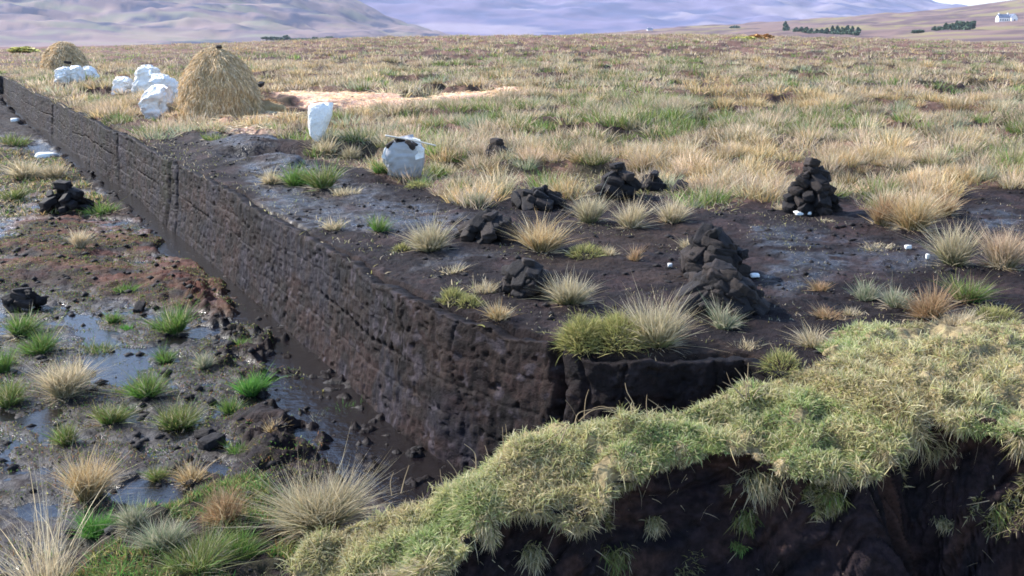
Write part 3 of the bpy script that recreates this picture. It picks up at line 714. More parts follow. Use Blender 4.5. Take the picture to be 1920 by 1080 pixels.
Lw = [
 (320, 628, 78, 68, 'green', 'large bright green tuft on the cutting floor with pale tips', 20),
 (305, 682, 44, 44, 'green', 'small green tuft below the large bright green one', 4),
 (208, 607, 32, 30, 'green', 'tiny green tuft left of the large bright green one', 2),
 (238, 618, 24, 14, 'vivid', 'tiny vivid sprig right of the tiny green tuft', 0),
 (380, 692, 40, 40, 'greyg', 'grey green tuft on dark clods in the middle of the cutting floor', 3),
 (455, 655, 38, 26, 'green', 'small green tuft on the clods nearest the stream', 0),
 (185, 662, 56, 28, 'olive', 'flat olive tuft above the bright pool', 0),
 (32, 632, 66, 56, 'green', 'green tuft at the left edge below the dark turf lump', 6),
 (68, 666, 82, 54, 'green', 'round green tuft with pale fringe near the left edge', 10),
 (113, 748, 92, 86, 'straw', 'straw topped tuft left of the bright pool', 14),
 (270, 747, 82, 52, 'green', 'green dome tuft at the lower edge of the bright pool', 8),
 (468, 746, 62, 54, 'vivid', 'vivid green tuft standing nearest the dark stream bend', 4),
 (200, 798, 80, 58, 'olive', 'olive dome tuft below the bright pool', 8),
 (326, 808, 96, 72, 'olive', 'broad olive tuft with orange tips on the cutting floor', 12),
 (430, 778, 44, 40, 'green', 'small green tuft right of the broad olive one', 0),
 (120, 836, 54, 54, 'olive', 'dark compact tuft beside the left pool', 6),
 (155, 942, 84, 90, 'orange', 'tall yellow orange and green tuft at the lower left', 10),
 (292, 902, 50, 38, 'olive', 'dark olive tuft above the lower pool', 0),
 (355, 910, 62, 44, 'orange', 'orange green tuft at the right of the lower pool', 4),
 (10, 765, 64, 60, 'olive', 'dark tuft cut by the left edge below the round green tuft', 8),
 (2, 700, 46, 50, 'green', 'small tuft cut by the left edge level with the bright pool', 6),
 (245, 988, 62, 52, 'greyg', 'blue green tuft below the lower pool', 4),
 (645, 782, 58, 28, 'vivid', 'vivid green moss patch beside the dark stream', 0),
 (588, 806, 60, 34, 'greyg', 'pale blue green tuft among the black clods', 0),
 (508, 815, 50, 32, 'orange', 'yellowish tuft on the black clods', 0),
 (448, 850, 50, 22, 'green', 'low green patch left of the black clods', 0),
 (40, 335, 70, 42, 'straw', 'straw and green tuft on the cutting floor at the far left edge', 10),
 (95, 335, 64, 40, 'straw', 'straw tuft on the cutting floor close to the far stream', 10),
 (20, 375, 60, 30, 'olive', 'olive tuft left of the far turf lump', 4),
 (188, 402, 54, 28, 'green', 'green tuft right of the far turf lump', 0),
 (146, 465, 40, 42, 'dead', 'bleached spiky tuft on the red moss', 0),
 (232, 548, 36, 22, 'green', 'small green patch on the rusty ground', 0),
 (20, 272, 50, 26, 'olive', 'olive tuft by the far end of the stream', 4),
 (350, 1085, 170, 70, 'olive', 'wide spread of green grass at the bottom edge', 0),
 (300, 1040, 110, 70, 'greyg', 'grey green tuft at the bottom, right of the long straw stems', 8),
 (415, 985, 100, 62, 'brown', 'reddish tuft left of the big grey rush fan', 14),
 (440, 1050, 110, 52, 'green', 'lush green tuft at the foot of the big grey rush fan', 0),
 (170, 1010, 80, 44, 'vivid', 'fresh green mossy tuft behind the long straw stems', 0),
]
for (px, py, wp, hp, k, lab, st) in Lw:
    tuft(px, py, wp, hp, k, lab, low=True, lowform=hp < 30, group='grass tufts on the cutting floor', stalks=st)
tuft(590, 1000, 200, 92, 'rush', 'big fanning rush tussock with grey tips at the end of the spur', low=True, nb=2600, name='rush_tussock', stalks=90, z=-.78)
tuft(55, 1130, 220, 150, 'dead', 'clump of long bleached straw stems in the bottom left corner', low=True, nb=240, name='dead_grass_clump', stalks=50, z=-.85)

# dry twigs arching over the spur crest
def arch(pts, w0, w1, seg=10):
    # tapered tube through pts
    P = cat(np.array(pts, float), np.linspace(0, len(pts)-1.001, seg*(len(pts)-1)))
    n = len(P); V = []; T = np.gradient(P, axis=0)
    for i in range(n):
        t = T[i]/np.linalg.norm(T[i]); a = np.cross(t, (0, 1, .2)); a /= np.linalg.norm(a); b = np.cross(t, a); w_ = w0+(w1-w0)*i/(n-1)
        for k in range(4): V.append(P[i]+(a*math.cos(k*math.pi/2)+b*math.sin(k*math.pi/2))*w_)
    Q = [(i*4+k, i*4+(k+1) % 4, (i+1)*4+(k+1) % 4, (i+1)*4+k) for i in range(n-1) for k in range(4)]
    return np.array(V), np.array(Q)
def stems(label, items, zbase, name='dry_stem_clump'):
    e = None
    for (pl, w0) in items:
        X0, Y0 = G(*pl[0], zbase); m = []
        for i, (a, b_) in enumerate(pl):
            yy = float(Y0)+.02*i; m.append((float(ray(a, b_)[0]/ray(a, b_)[1]*yy), yy, float(zat(a, b_, yy))))
        V, Q = arch(m, w0*.8, w0*.3)
        if e is None: base = V[0].copy(); e = empty(name, base); tag(e, label, 'dry stems', 'dry stems on the spur crest')
        obj('stem', mesh_np('stem', V-base, Q), M_stem, e)
stems('arching dry twigs on the spur crest in front of the crack', [([(1050, 832), (1062, 800), (1045, 815), (1010, 835), (985, 840)], .004), ([(1078, 795), (1085, 775), (1110, 768), (1150, 765)], .004), ([(1085, 790), (1110, 770), (1150, 764), (1180, 772)], .0035), ([(1060, 750), (1072, 765), (1085, 790)], .003), ([(1095, 785), (1098, 750), (1104, 730)], .003), ([(1180, 785), (1185, 765), (1172, 745)], .004)], -.2)
stems('forked dry twigs on the crest above the hollow in the spur', [([(1190, 785), (1188, 758), (1176, 735), (1172, 718)], .004), ([(1215, 788), (1212, 760), (1213, 740)], .003), ([(1250, 780), (1235, 762), (1215, 748)], .0035), ([(1205, 785), (1225, 768), (1245, 762)], .003), ([(1160, 790), (1150, 770), (1130, 762), (1110, 766)], .003)], -.15)
stems('upright dry stalks on the low left part of the spur', [([(955, 862), (952, 830), (948, 795)], .003), ([(948, 862), (944, 835), (942, 800)], .003), ([(893, 880), (890, 850), (870, 832)], .0045), ([(918, 872), (914, 850), (909, 835)], .0035), ([(975, 858), (973, 842), (974, 828)], .003)], -.33)
stems('curved dry stalks beside the grey puddle on the spur', [([(862, 915), (855, 885), (838, 862)], .004), ([(752, 925), (758, 900), (767, 872)], .0035), ([(735, 930), (732, 905), (738, 885)], .003), ([(835, 920), (828, 900), (825, 880)], .003)], -.45)
stems('pale spreading stalks on the crest near the wall junction', [([(1400, 745), (1396, 715), (1378, 690)], .0045), ([(1405, 745), (1402, 715), (1403, 680)], .004), ([(1395, 748), (1380, 730), (1355, 716)], .004), ([(1412, 745), (1425, 728), (1450, 720)], .004), ([(1415, 748), (1440, 738), (1475, 745)], .0035), ([(1392, 745), (1372, 722), (1362, 698)], .003)], -.05)

# hanging tufts on the dark face
def face_tuft(px, py, wp, hp, kind, label, Yoff=0):
    # find the spur surface point closest to this pixel
    a, b_ = proj(SP2[..., 0], SP2[..., 1], SP2[..., 2]); k = np.argmin((a-px)**2+(b_-py)**2+1e4*(vw[None] < 3.5)); i, j = np.unravel_index(k, a.shape)
    P0 = SP2[i, j]; m = pxsize(*P0); n = 320; rr = np.random.default_rng(int(px))
    P = rr.normal(size=(n, 3)).clip(-1.9, 1.9)*np.array([wp*m*.22, .03, hp*m*.15])
    D = np.stack([rr.normal(size=n)*.5, -np.abs(rr.normal(size=n))*.6-.2, rr.normal(size=n)*.5-.3], 1)
    V, q, t, cc = blades(P, D, hp*m*rr.uniform(.15, .55, n), .004, .45, pick(OLIVE, n, rr), pick(KIND[kind][1], n, rr), 3, r=rr)
    tag(obj('hanging_tuft', mesh_np('hanging_tuft', V, q, t, {'Col': cc}), M_blade, loc=P0), label, 'grass tuft', 'tufts hanging on the dark peat face')
face_tuft(1432, 900, 90, 80, 'straw', 'large straw tuft hanging on the dark face below the notch')
face_tuft(1000, 1035, 50, 60, 'straw', 'small straw tuft hanging under the low part of the lip')
face_tuft(1400, 970, 50, 60, 'olive', 'thin olive tuft below the large hanging straw tuft')
face_tuft(1385, 1018, 30, 20, 'vivid', 'tiny vivid green sprig low on the dark face')
face_tuft(1145, 1040, 80, 70, 'olive', 'sparse green tuft low on the dark face left of centre')
face_tuft(1560, 930, 50, 40, 'olive', 'small tuft under the long hanging fringe')
face_tuft(1760, 840, 90, 60, 'straw', 'green and straw tuft on the shoulder right of the fringe')
face_tuft(1770, 980, 50, 30, 'straw', 'small pale tuft low on the right part of the face')
face_tuft(1225, 975, 36, 46, 'straw', 'small curled pale tuft left of the thin olive tuft')
face_tuft(1885, 955, 60, 60, 'olive', 'olive tuft on the face at the right edge')

# ------------------------------------------------------------------ clods and turf sods
def lump(seed, sx, sy, sz, rough=.18, n=3, boxy=.55):
    import bmesh
    bm = bmesh.new(); bmesh.ops.create_cube(bm, size=2); bmesh.ops.subdivide_edges(bm, edges=bm.edges[:], cuts=2**n-1, use_grid_fill=True)
    V = np.array([v.co[:] for v in bm.verts]); F = [[v.index for v in f.verts] for f in bm.faces]; bm.free()
    nrm = V/np.linalg.norm(V, axis=1)[:, None]; V = V*boxy+nrm*(1-boxy)*1.15
    d = (fbm(V[:, 0]*1.3+seed*7, V[:, 1]*1.3+V[:, 2]*2.1, seed, 3)-.5)*2*rough+(fbm(V[:, 1]*4+seed, V[:, 2]*4+V[:, 0]*3, seed+5, 3)-.5)*rough*.9
    V = V+nrm*d[:, None]; V *= np.array([sx, sy, sz])/2
    return V, np.array(F)
SODM = []
for i in range(8):
    V, F = lump(40+i, random.uniform(.19, .24), random.uniform(.10, .13), random.uniform(.075, .10), .24, 3, .72)
    m_ = mesh_np('turf_sod', V, F, smooth=True); m_.materials.append(M_sod2 if i in (2, 5, 7) else M_sod); SODM.append(m_)
def sod(X, Y, Z, label, group, sc_=1, rot=None, r=random):
    o = bpy.data.objects.new('turf_sod', r.choice(SODM)); C.objects.link(o); o.location = (X, Y, Z)
    o.rotation_euler = rot or (r.uniform(-.5, .5), r.uniform(-.5, .5), r.uniform(0, 6.28)); o.scale = (sc_*r.uniform(.85, 1.15),)*3
    return tag(o, label, 'turf sod', group)
def pile(px, py, wp, hp, n, label, group, low=False, top=None, cone=.75, dy=0, S=.92, seed=0):
    X, Y, Z = on_ground(px, py, low); m = pxsize(X, Y, Z); R = wp*m*.5; Hp = hp*m*1.03; Y += R*.6+dy
    rr = random.Random(seed+int(px)); g = rr.uniform(0, 6)
    sh = .085*S; ninner = n//6
    for i in range(n):
        inner = i < ninner
        t = (i-ninner+.5)/(n-ninner) if not inner else (i+.5)/ninner*.8
        t = 1-(1-t)**.62 if n > 12 else t**1.2*.9
        last = i == n-1
        rad = max(0, R-.075*S)*(1-t**1.35)**(.9*cone)*(1 if not inner else .45)+.01
        a = g+i*2.39996+rr.uniform(-.3, .3); zc = Z+sh*.42+(Hp-sh*.9)*t
        if last: rad = 0; zc = Z+Hp-sh*.6
        sod(X+math.cos(a)*rad+rr.uniform(-.02, .02), Y+math.sin(a)*rad*.9, zc+rr.uniform(-.012, .012), top if (last and top) else label, group, S*rr.uniform(.85, 1.1),
            rot=(rr.uniform(-.5, .5), rr.uniform(.1, .7)*(1 if not last else .2), a+rr.uniform(-.6, .6)+(1.57 if rr.random() < .35 else 0)), r=rr)
pile(1527, 402, 98, 98, 52, 'dark peat sod built into the tall turf cone at the right', 'sods of the tall turf cone', top='topmost sod crowning the tall turf cone at the right', cone=1.15, S=.78)
pile(1340, 520, 124, 86, 40, 'black peat sod in the upper half of the big collapsed heap', 'sods of the big heap, upper half', top='topmost sod of the big collapsed turf heap', S=.82)
pile(1358, 592, 158, 84, 56, 'brown peat sod in the lower front of the big collapsed heap', 'sods of the big heap, lower front', S=.95, cone=.9)
pile(1008, 392, 104, 38, 18, 'peat sod in the low pile behind the golden topped tuft', 'sods of the low pile behind the golden tuft')
pile(915, 455, 112, 52, 26, 'peat sod of the fallen pile at the right end of the shallow pool', 'sods of the fallen pile by the pool', S=.85)
pile(1160, 374, 80, 66, 20, 'black peat sod in the rounded stack behind the row of three tufts', 'sods of the rounded stack', top='top sod on the rounded stack behind the row of three tufts')
pile(1226, 358, 40, 36, 7, 'black peat sod in the little stack right of the rounded stack', 'sods of the little stack')
pile(990, 555, 104, 66, 26, 'black peat sod in the low heap left of the olive tuft near the trench', 'sods of the low heap near the trench', S=.8)
pile(932, 302, 50, 42, 9, 'peat sod in the small dark heap out in the grass behind the sacks', 'sods of the small heap in the grass')
pile(112, 402, 94, 56, 20, 'black peat sod in the lump on the cutting floor near the far stream', 'sods of the far floor lump', low=True, S=1.1)
pile(36, 582, 68, 40, 11, 'black peat sod in the lump at the left edge of the cutting floor', 'sods of the left floor lump', low=True, S=.95)
def one(px, py, label, s=1.0, low=False, z=0.03):
    X, Y, Z = on_ground(px, py, low); sod(X, Y, Z+z, label, None, s)
one(771, 187, 'large black sod lying on the pale straw strip', 1.6)
one(650, 193, 'flat dark sod on the trampled straw, left of two', 1.5, z=0)
one(683, 188, 'flat dark sod on the trampled straw, right of two', 1.4, z=0)
one(490, 182, 'dark sod on top of the brown straw heap beside the haystack', 1.3, z=.3)
one(362, 226, 'black sod at the front foot of the big haystack', 1.4)
one(428, 212, 'dark sod lying against the haystack front', 1.2)
one(507, 213, 'dark sod beside the brown straw heap', 1.1)
one(493, 232, 'dark sod on the straw in front of the brown straw heap', .9)
one(262, 582, 'single black clod left of the large bright green tuft', .8, True)
one(398, 838, 'big black clod between the orange green tuft and the stream', .9, True)
one(385, 822, 'black clod behind the big one on the cutting floor', .7, True)
one(600, 470, 'dark sod lying near the long wall rim', .01)
one(1275, 360, 'dark sod in grass right of the little stack', 1.0)

# crumbs of peat: uncountable
def crumbs(n, low, seed, y0, y1, xr, s0, s1, dens):
    r = np.random.default_rng(seed); Y = np.sqrt(r.uniform(y0**2, y1**2, n)); X = Y*np.tan(r.uniform(*xr, n))
    sd_ = rim_sd(X, Y); hp = heightparts(X, Y)
    m = ((sd_ < -.05) if low else (sd_ > .1)) & (vn(X*3, Y*3, 19) > dens)
    if not low:
        pu, pv = proj(X, Y, 0.0); m &= inpoly(pu, pv, BARE, 9) > .5
    X, Y, Z = X[m], Y[m], (hp[3] if low else hp[2])[m]; n = len(X)
    base = np.array([(1, 0, 0), (-1, 0, 0), (0, 1, 0), (0, -1, 0), (0, 0, 1), (0, 0, -1)], float)
    F = np.array([(0, 2, 4), (2, 1, 4), (1, 3, 4), (3, 0, 4), (2, 0, 5), (1, 2, 5), (3, 1, 5), (0, 3, 5)])
    s = s0+(s1-s0)*r.uniform(size=n)**5
    B = base[None]*(1+r.normal(size=(n, 6, 1))*.25)*s[:, None, None]; B[..., 2] *= .55
    a = r.uniform(0, 6.28, n); ca, sa = np.cos(a)[:, None], np.sin(a)[:, None]
    BX = B[..., 0]*ca-B[..., 1]*sa+X[:, None]; BY = B[..., 0]*sa+B[..., 1]*ca+Y[:, None]; BZ = B[..., 2]+Z[:, None]+(s*.2)[:, None]
    V = np.stack([BX, BY, BZ], -1).reshape(-1, 3); T = (F[None]+(np.arange(n)*6)[:, None, None]).reshape(-1, 3)
    return V, T
A1 = crumbs(16000, True, 401, 3.2, 22, (-.62, .2), .007, .055, .3); A2 = crumbs(16000, False, 402, 4.8, 18, (-.5, .62), .006, .035, .4)
V = np.concatenate([A1[0], A2[0]]); T = np.concatenate([A1[1], A2[1]+len(A1[0])])
tag(obj('peat_crumbs', mesh_np('peat_crumbs', V, tris=T), M_sod), 'loose black peat crumbs and clods strewn over the wet ground', 'peat clods', kind='stuff')

# ------------------------------------------------------------------ haystacks
def haystack(px, py, wp, hp, label, seed, bits, lean=0):
    X, Y, Z = on_ground(px, py); m = pxsize(X, Y, Z); R = wp*m*.5; h = hp*m*1.04; Y += R*.6
    e = empty('haystack', (X, Y, Z)); tag(e, label, 'haystack', 'haystacks by the trench')
    nu_, nv_ = 96, 60; th = np.linspace(0, 2*math.pi, nu_, endpoint=False); s = np.linspace(0, 1, nv_)
    TH, Sg = np.meshgrid(th, s, indexing='ij')
    def surf(TH, Sg):
        ang = Sg*math.pi/2; rr = R*np.clip(1-np.clip(Sg, 0, 1)**2.3, 0, 1)**.60*(1+.04*(Sg < 0)); zz_ = h*Sg
        k = 1+(fbm(np.cos(TH)*1.5+seed, np.sin(TH)*1.5+Sg*2, seed, 3)-.5)*.34+(fbm(np.cos(TH)*6+seed, np.sin(TH)*6+Sg*8, seed+1, 3)-.5)*.12
        return np.stack([rr*k*np.cos(TH)+lean*zz_, rr*k*np.sin(TH), zz_*(.97+.06*k)-.03], -1)
    P = surf(TH, Sg); q = []
    i = np.arange(nu_*nv_).reshape(nu_, nv_); ip = np.roll(i, -1, 0)
    q = np.stack([i[:, :-1], ip[:, :-1], ip[:, 1:], i[:, 1:]], -1).reshape(-1, 4)
    obj('hay_mound', mesh_np('hay_mound', P.reshape(-1, 3), q), M_hay, e)
    r = np.random.default_rng(seed); n = 11000; t = r.uniform(0, 6.28, n); sg = r.uniform(.0, 1, n)**1.0
    p = surf(t, sg); dn = surf(t, np.maximum(sg-.04, -.02))-p; dn /= np.linalg.norm(dn, axis=1)[:, None]+1e-9
    outw = np.stack([np.cos(t), np.sin(t), np.full(n, .35)], 1)
    D = dn+outw*r.uniform(.02, .4, n)[:, None]+r.normal(size=(n, 3))*.34
    cols = [(.66, .49, .28), (.56, .42, .24), (.76, .60, .39), (.40, .29, .17), (.54, .44, .31)]
    cl_ = pick(cols, n, r, .15)*(.75+.5*fbm(np.cos(t)*3+sg*6, np.sin(t)*3, seed+4, 3))[:, None]
    V, qq, tt, cc = blades(p+outw*.01, D, r.uniform(.05, .15, n)*(R/.85), .013*(m*FPX/20), .25, cl_*.85, cl_, 2, r=r)
    obj('loose_straw', mesh_np('loose_straw', V, qq, tt, {'Col': cc}), M_straw, e)
    return e, X, Y, Z, R, h
e, X, Y, Z, R, h = haystack(404, 222, 152, 128, 'big golden haystack beside the heap of white sacks', 5, 0, -.03)
HS = (X, Y, Z, R, h)
sod(X-.22, Y-.15, Z+h*.93, 'small dark sod weighing down the haystack top, left', None, .7)
sod(X+.06, Y-.1, Z+h+.02, 'small dark sod weighing down the haystack top, right', None, .6)
haystack(113, 136, 84, 53, 'smaller distant haystack behind the far white sacks', 9, 0)
# brown heap of straw beside the big stack
X, Y, Z = on_ground(490, 216); m = pxsize(X, Y, Z); rr = np.random.default_rng(3); n = 3500
a = rr.uniform(0, 6.28, n); q = np.sqrt(rr.uniform(0, 1, n)); Rx = 46*m
P = np.stack([np.cos(a)*q*Rx, np.sin(a)*q*Rx*.7, (1-q**1.6)*30*m*(.8+.4*vn(np.cos(a)*2+5, q*3, 3))], 1)
D = np.stack([np.cos(a)*.8, np.sin(a)*.8, np.full(n, -.1)], 1)+rr.normal(size=(n, 3))*.5
c = pick([(.42, .22, .10), (.36, .18, .08), (.5, .32, .16), (.3, .15, .08)], n, rr)
V, qq, tt, cc = blades(P, D, rr.uniform(.08, .2, n), .016, .2, c, c, 2, r=rr)
V2, F2 = lump(91, Rx*1.8, Rx*1.3, 50*m, .2, 3, .1)
e = empty('straw_heap', (X, Y+.2, Z)); tag(e, 'low reddish brown straw heap at the right foot of the big haystack', 'straw heap')
obj('loose_straw', mesh_np('loose_straw', V, qq, tt, {'Col': cc}), M_straw, e)
obj('heap_core', mesh_np('heap_core', V2, F2), M_hay, e)

# ------------------------------------------------------------------ sacks
def sack(px, py, outline, depth_, label, mat=None, seed=0, group='white sacks of turf', name='plastic_sack', back=0, yaw=0, fold=.24, fill=False):
    # outline: list of (height px above base, left px, right px) relative to px
    X, Y, Z = on_ground(px, py); Y += back; m = pxsize(X, Y, Z)
    hs = np.array([o_[0] for o_ in outline])*m*1.03; lf = np.array([o_[1] for o_ in outline])*m; rt = np.array([o_[2] for o_ in outline])*m
    nr, na = 46, 72; t = np.linspace(0, 1, nr); zz_ = np.interp(t, np.linspace(0, 1, len(hs)), hs); l = np.interp(t, np.linspace(0, 1, len(hs)), lf); r_ = np.interp(t, np.linspace(0, 1, len(hs)), rt)
    for arr in (l, r_):
        for _ in range(4): arr[1:-1] = (arr[:-2]+2*arr[1:-1]+arr[2:])/4
    th = np.linspace(0, 2*math.pi, na, endpoint=False); T_, TH = np.meshgrid(t, th, indexing='ij')
    c = ((l+r_)/2)[:, None]; w_ = ((r_-l)/2)[:, None]; dp = (depth_/2*np.sin(np.clip(t*.86+.10, 0, .95)*math.pi)**.4)[:, None]
    wr = 1+(fbm(np.cos(TH)*2+seed*3, T_*4+np.sin(TH)*2, seed, 4)-.5)*fold*3+(fbm(TH*3+seed, T_*13+np.sin(TH*2), seed+3, 3)-.5)*fold - .5*fold*sst(.06, .0, np.abs(fbm(TH*1.6+seed, T_*3+TH*.7, seed+5, 3)-.5))
    pw = .62
    cx = np.sign(np.cos(TH))*np.abs(np.cos(TH))**pw; sy = np.sign(np.sin(TH))*np.abs(np.sin(TH))**pw
    P = np.stack([c+w_*cx*wr, dp*sy*wr, zz_[:, None]+(fbm(TH*2+seed, T_*3, seed+7, 3)-.5)*.05*T_], -1)
    P[-1, :, 2] += (vn(np.cos(th)*3+seed, np.sin(th)*3, seed)-.4)*.07
    V = P.reshape(-1, 3); i = np.arange(nr*na).reshape(nr, na); ip = np.roll(i, -1, 1)
    q = np.stack([i[:-1], ip[:-1], ip[1:], i[1:]], -1).reshape(-1, 4)
    top = P[-1].mean(0)+np.array([0, 0, .035]); V = np.concatenate([V, [top], [P[0].mean(0)]]); k = len(V)
    tr = np.concatenate([np.stack([i[-1], ip[-1], np.full(na, k-2)], 1), np.stack([ip[0], i[0], np.full(na, k-1)], 1)])
    o = obj(name, mesh_np(name, V, q, tr), mat or M_sack, loc=(X, Y, Z)); tag(o, label, 'sack', group)
    return o, X, Y, Z, m
sack(600, 270, [(0, -8, 2), (12, -18, 8), (34, -20, 18), (52, -19, 25), (66, -18, 29)], .25, 'bright white sack standing crooked and narrow footed, alone in the grass', seed=2, fold=.05)
o, X, Y, Z, m = sack(759, 326, [(-4, -32, 28), (10, -33, 32), (26, -38, 36), (40, -40, 38), (52, -34, 33), (60, -22, 28), (63, -14, 20)], .40, 'grey wrinkled sack of turf with a stick across its mouth', mat=M_sackg, seed=6, fold=.10, name='woven_sack')
# rolled rim and open mouth flap of the grey sack
def flap(poly, dy, par, thick=.012, name='sack_rim', mat=M_sack):
    V = [(a*m, dy+.01*i, b_*m) for i, (a, b_) in enumerate(poly)]; V = V+[(v[0], v[1]+thick, v[2]) for v in V]; n = len(poly)
    me = bpy.data.meshes.new(name); me.from_pydata(V, [], [list(range(n)), list(range(2*n-1, n-1, -1))]+[[i, i+n, (i+1) % n+n, (i+1) % n] for i in range(n)]); me.materials.append(mat)
    o_ = bpy.data.objects.new(name, me); C.objects.link(o_); o_.parent = par; return o_
flap([(14, 52), (32, 56), (31, 64), (22, 67), (12, 68)], -.13, o, .1)
flap([(24, 30), (38, 34), (39, 48), (30, 56), (20, 52)], -.2, o, .12)
flap([(-40, 34), (-32, 30), (-20, 52), (-8, 58), (-14, 64), (-30, 56)], -.17, o, .1)
sod(X-.02, Y-.10, Z+.405, 'black sod in the mouth of the grey sack, uppermost', None, .85, (.2, .3, .5))
sod(X+.10, Y-.14, Z+.37, 'black sod in the mouth of the grey sack, right', None, .75, (.1, .5, -.4))
sod(X-.15, Y-.12, Z+.37, 'black sod in the mouth of the grey sack, left', None, .7, (.1, -.5, .2))
def stick(p0, p1, zoff, y, label, w_=.012):
    a = (float(ray(*p0)[0]/ray(*p0)[1]*y), y, float(zat(*p0, y))); b_ = (float(ray(*p1)[0]/ray(*p1)[1]*y), y-.05, float(zat(*p1, y-.05)))
    mid = tuple((a[i]+b_[i])/2+(.008 if i == 2 else 0) for i in range(3)); V, Q = arch([a, mid, b_], w_, w_*.8); 
    n = len(V); Q = np.concatenate([Q, [[3, 2, 1, 0], [n-4, n-3, n-2, n-1]]])
    tag(obj('wooden_stick', mesh_np('wooden_stick', V-V[0], Q), M_stick, loc=V[0]), label, 'stick')
stick((722, 254), (818, 273), 0, Y-.17, 'bleached stick lying across the mouth of the grey sack', .011)
# heap of white sacks left of the big haystack
sack(229, 186, [(0, -14, 12), (16, -15, 16), (28, -12, 18), (34, -6, 16)], .45, 'small white sack at the left end of the sack heap', seed=11)
sack(268, 182, [(0, -24, 24), (20, -24, 24), (40, -16, 24), (52, -10, 22), (56, -4, 14)], .5, 'tall white sack at the peak of the sack heap', seed=12, back=.35)
sack(292, 190, [(0, -20, 26), (20, -20, 26), (40, -14, 24), (52, -8, 16)], .5, 'white sack in the middle of the sack heap', seed=13, back=.25)
sack(318, 190, [(0, -18, 18), (20, -18, 18), (36, -16, 12), (44, -8, 6)], .5, 'white sack of the heap leaning toward the haystack', seed=14, back=.2)
sack(295, 223, [(0, -20, 12), (12, -29, 24), (28, -28, 32), (44, -20, 34), (58, -4, 30)], .55, 'large white sack at the front of the sack heap', seed=15)
X, Y, Z = on_ground(324, 168); 
for i, (dx, dz, s) in enumerate(((-.06, .12, 1.2), (.08, .06, 1.0))): sod(X+dx, Y-.15, Z+dz, 'black sod wedged between the sack heap and the haystack', 'black sods wedged behind the sack heap', s)
# far sacks
sack(120, 158, [(0, -14, 14), (14, -12, 16), (24, -10, 14), (29, -4, 10)], .6, 'left white sack of the far row in front of the small haystack', seed=21)
sack(142, 156, [(0, -13, 14), (14, -12, 14), (24, -10, 13), (28, -4, 10)], .6, 'middle white sack of the far row in front of the small haystack', seed=22)
sack(167, 154, [(0, -14, 19), (12, -14, 16), (22, -10, 11), (27, -5, 6)], .6, 'right white sack of the far row in front of the small haystack', seed=23)
X, Y, Z = on_ground(132, 158); sod(X-.1, Y+.2, Z+.66, 'dark sod showing above the far white sacks', None, 1.2)
X, Y, Z = on_ground(162, 130); sod(X, Y, Z+.1, 'dark sod beside the far sacks at the foot of the small haystack', None, 2.0)

# white scraps
def scrap(px, py, wp, hp, label, low=False):
    X, Y, Z = on_ground(px, py, low); m = pxsize(X, Y, Z); V, F = lump(int(px), wp*m, wp*m*.7, hp*m*1.2, .3, 2, .5)
    tag(obj('white_scrap', mesh_np('white_scrap', V, F), M_white, loc=(X, Y, Z+.02)), label, 'litter')
scrap(1505, 403, 30, 6, 'flat white scrap at the left foot of the tall turf cone')
scrap(1415, 521, 17, 6, 'small white scrap right of the big collapsed heap')
scrap(1702, 468, 12, 7, 'small white scrap on the dark wet patch')
scrap(1739, 486, 7, 8, 'tiny pale scrap by the tall upright rush tuft')
scrap(1256, 502, 8, 6, 'tiny white pebble like scrap left of the big heap')
scrap(87, 294, 36, 10, 'white plastic scrap beside the far stream', True)
scrap(28, 228, 14, 8, 'white scrap at the far end of the ditch', True)

# ------------------------------------------------------------------ hills beyond
def hill(name, pxs, sky_y, base_y, D0, D1, p, seed, amp, colf, px0, px1, back=.35, ncol=420, nrow=150):
    PXS = np.linspace(px0, px1, ncol); s = np.linspace(0, 1+back, nrow); PXg, Sg = np.meshgrid(PXS, s, indexing='ij')
    sk = np.interp(PXg, pxs, sky_y); sc_ = np.clip(Sg, 0, 1); ypx = base_y+(sk-base_y)*sc_**p
    D = D0+(D1-D0)*Sg; dx, dy, dz = ray(PXg, ypx); Z = CAMZ+dz/dy*D - (np.clip(Sg-1, 0, 9)/back)**1.5*(CAMZ+dz/dy*D+40)*.9
    X = dx/dy*D; env = sst(0, .15, Sg)*sst(1.0, .92, Sg)
    L_ = D1*.10; f1 = fbm(X/L_, D/L_, seed, 5); rg = 1-np.abs(f1*2-1)
    Z = Z+amp*(rg-.6)*env*D1*.016*sst(0,.5,Sg)+amp*(fbm(X/L_*5, D/L_*5, seed+9, 4)-.5)*D1*.008*env*sst(0,.3,Sg)
    Z = np.where(Sg <= 0, Z-3, Z)
    c = colf(X.ravel(), D.ravel(), Z.ravel(), D1)
    me = mesh_np(name, np.stack([X, D, Z], -1).reshape(-1, 3), grid_quads(ncol, nrow), attrs={'Col': c})
    tag(obj(name, me, M_hill), kind='structure')
    def at(px, py):
        skp = np.interp(px, pxs, sky_y); s_ = np.clip((py-base_y)/(skp-base_y), 0.001, 1)**(1/p); D_ = D0+(D1-D0)*s_
        d = ray(px, py); x_ = float(d[0]/d[1]*D_)
        i = np.clip((px-px0)/(px1-px0)*(ncol-1), 0, ncol-2); j = np.clip(s_/(1+back)*(nrow-1), 0, nrow-2); i0, j0 = int(i), int(j); fi, fj = i-i0, j-j0
        z_ = (Z[i0, j0]*(1-fi)+Z[i0+1, j0]*fi)*(1-fj)+(Z[i0, j0+1]*(1-fi)+Z[i0+1, j0+1]*fi)*fj
        return x_, float(D_), float(z_)
    return at
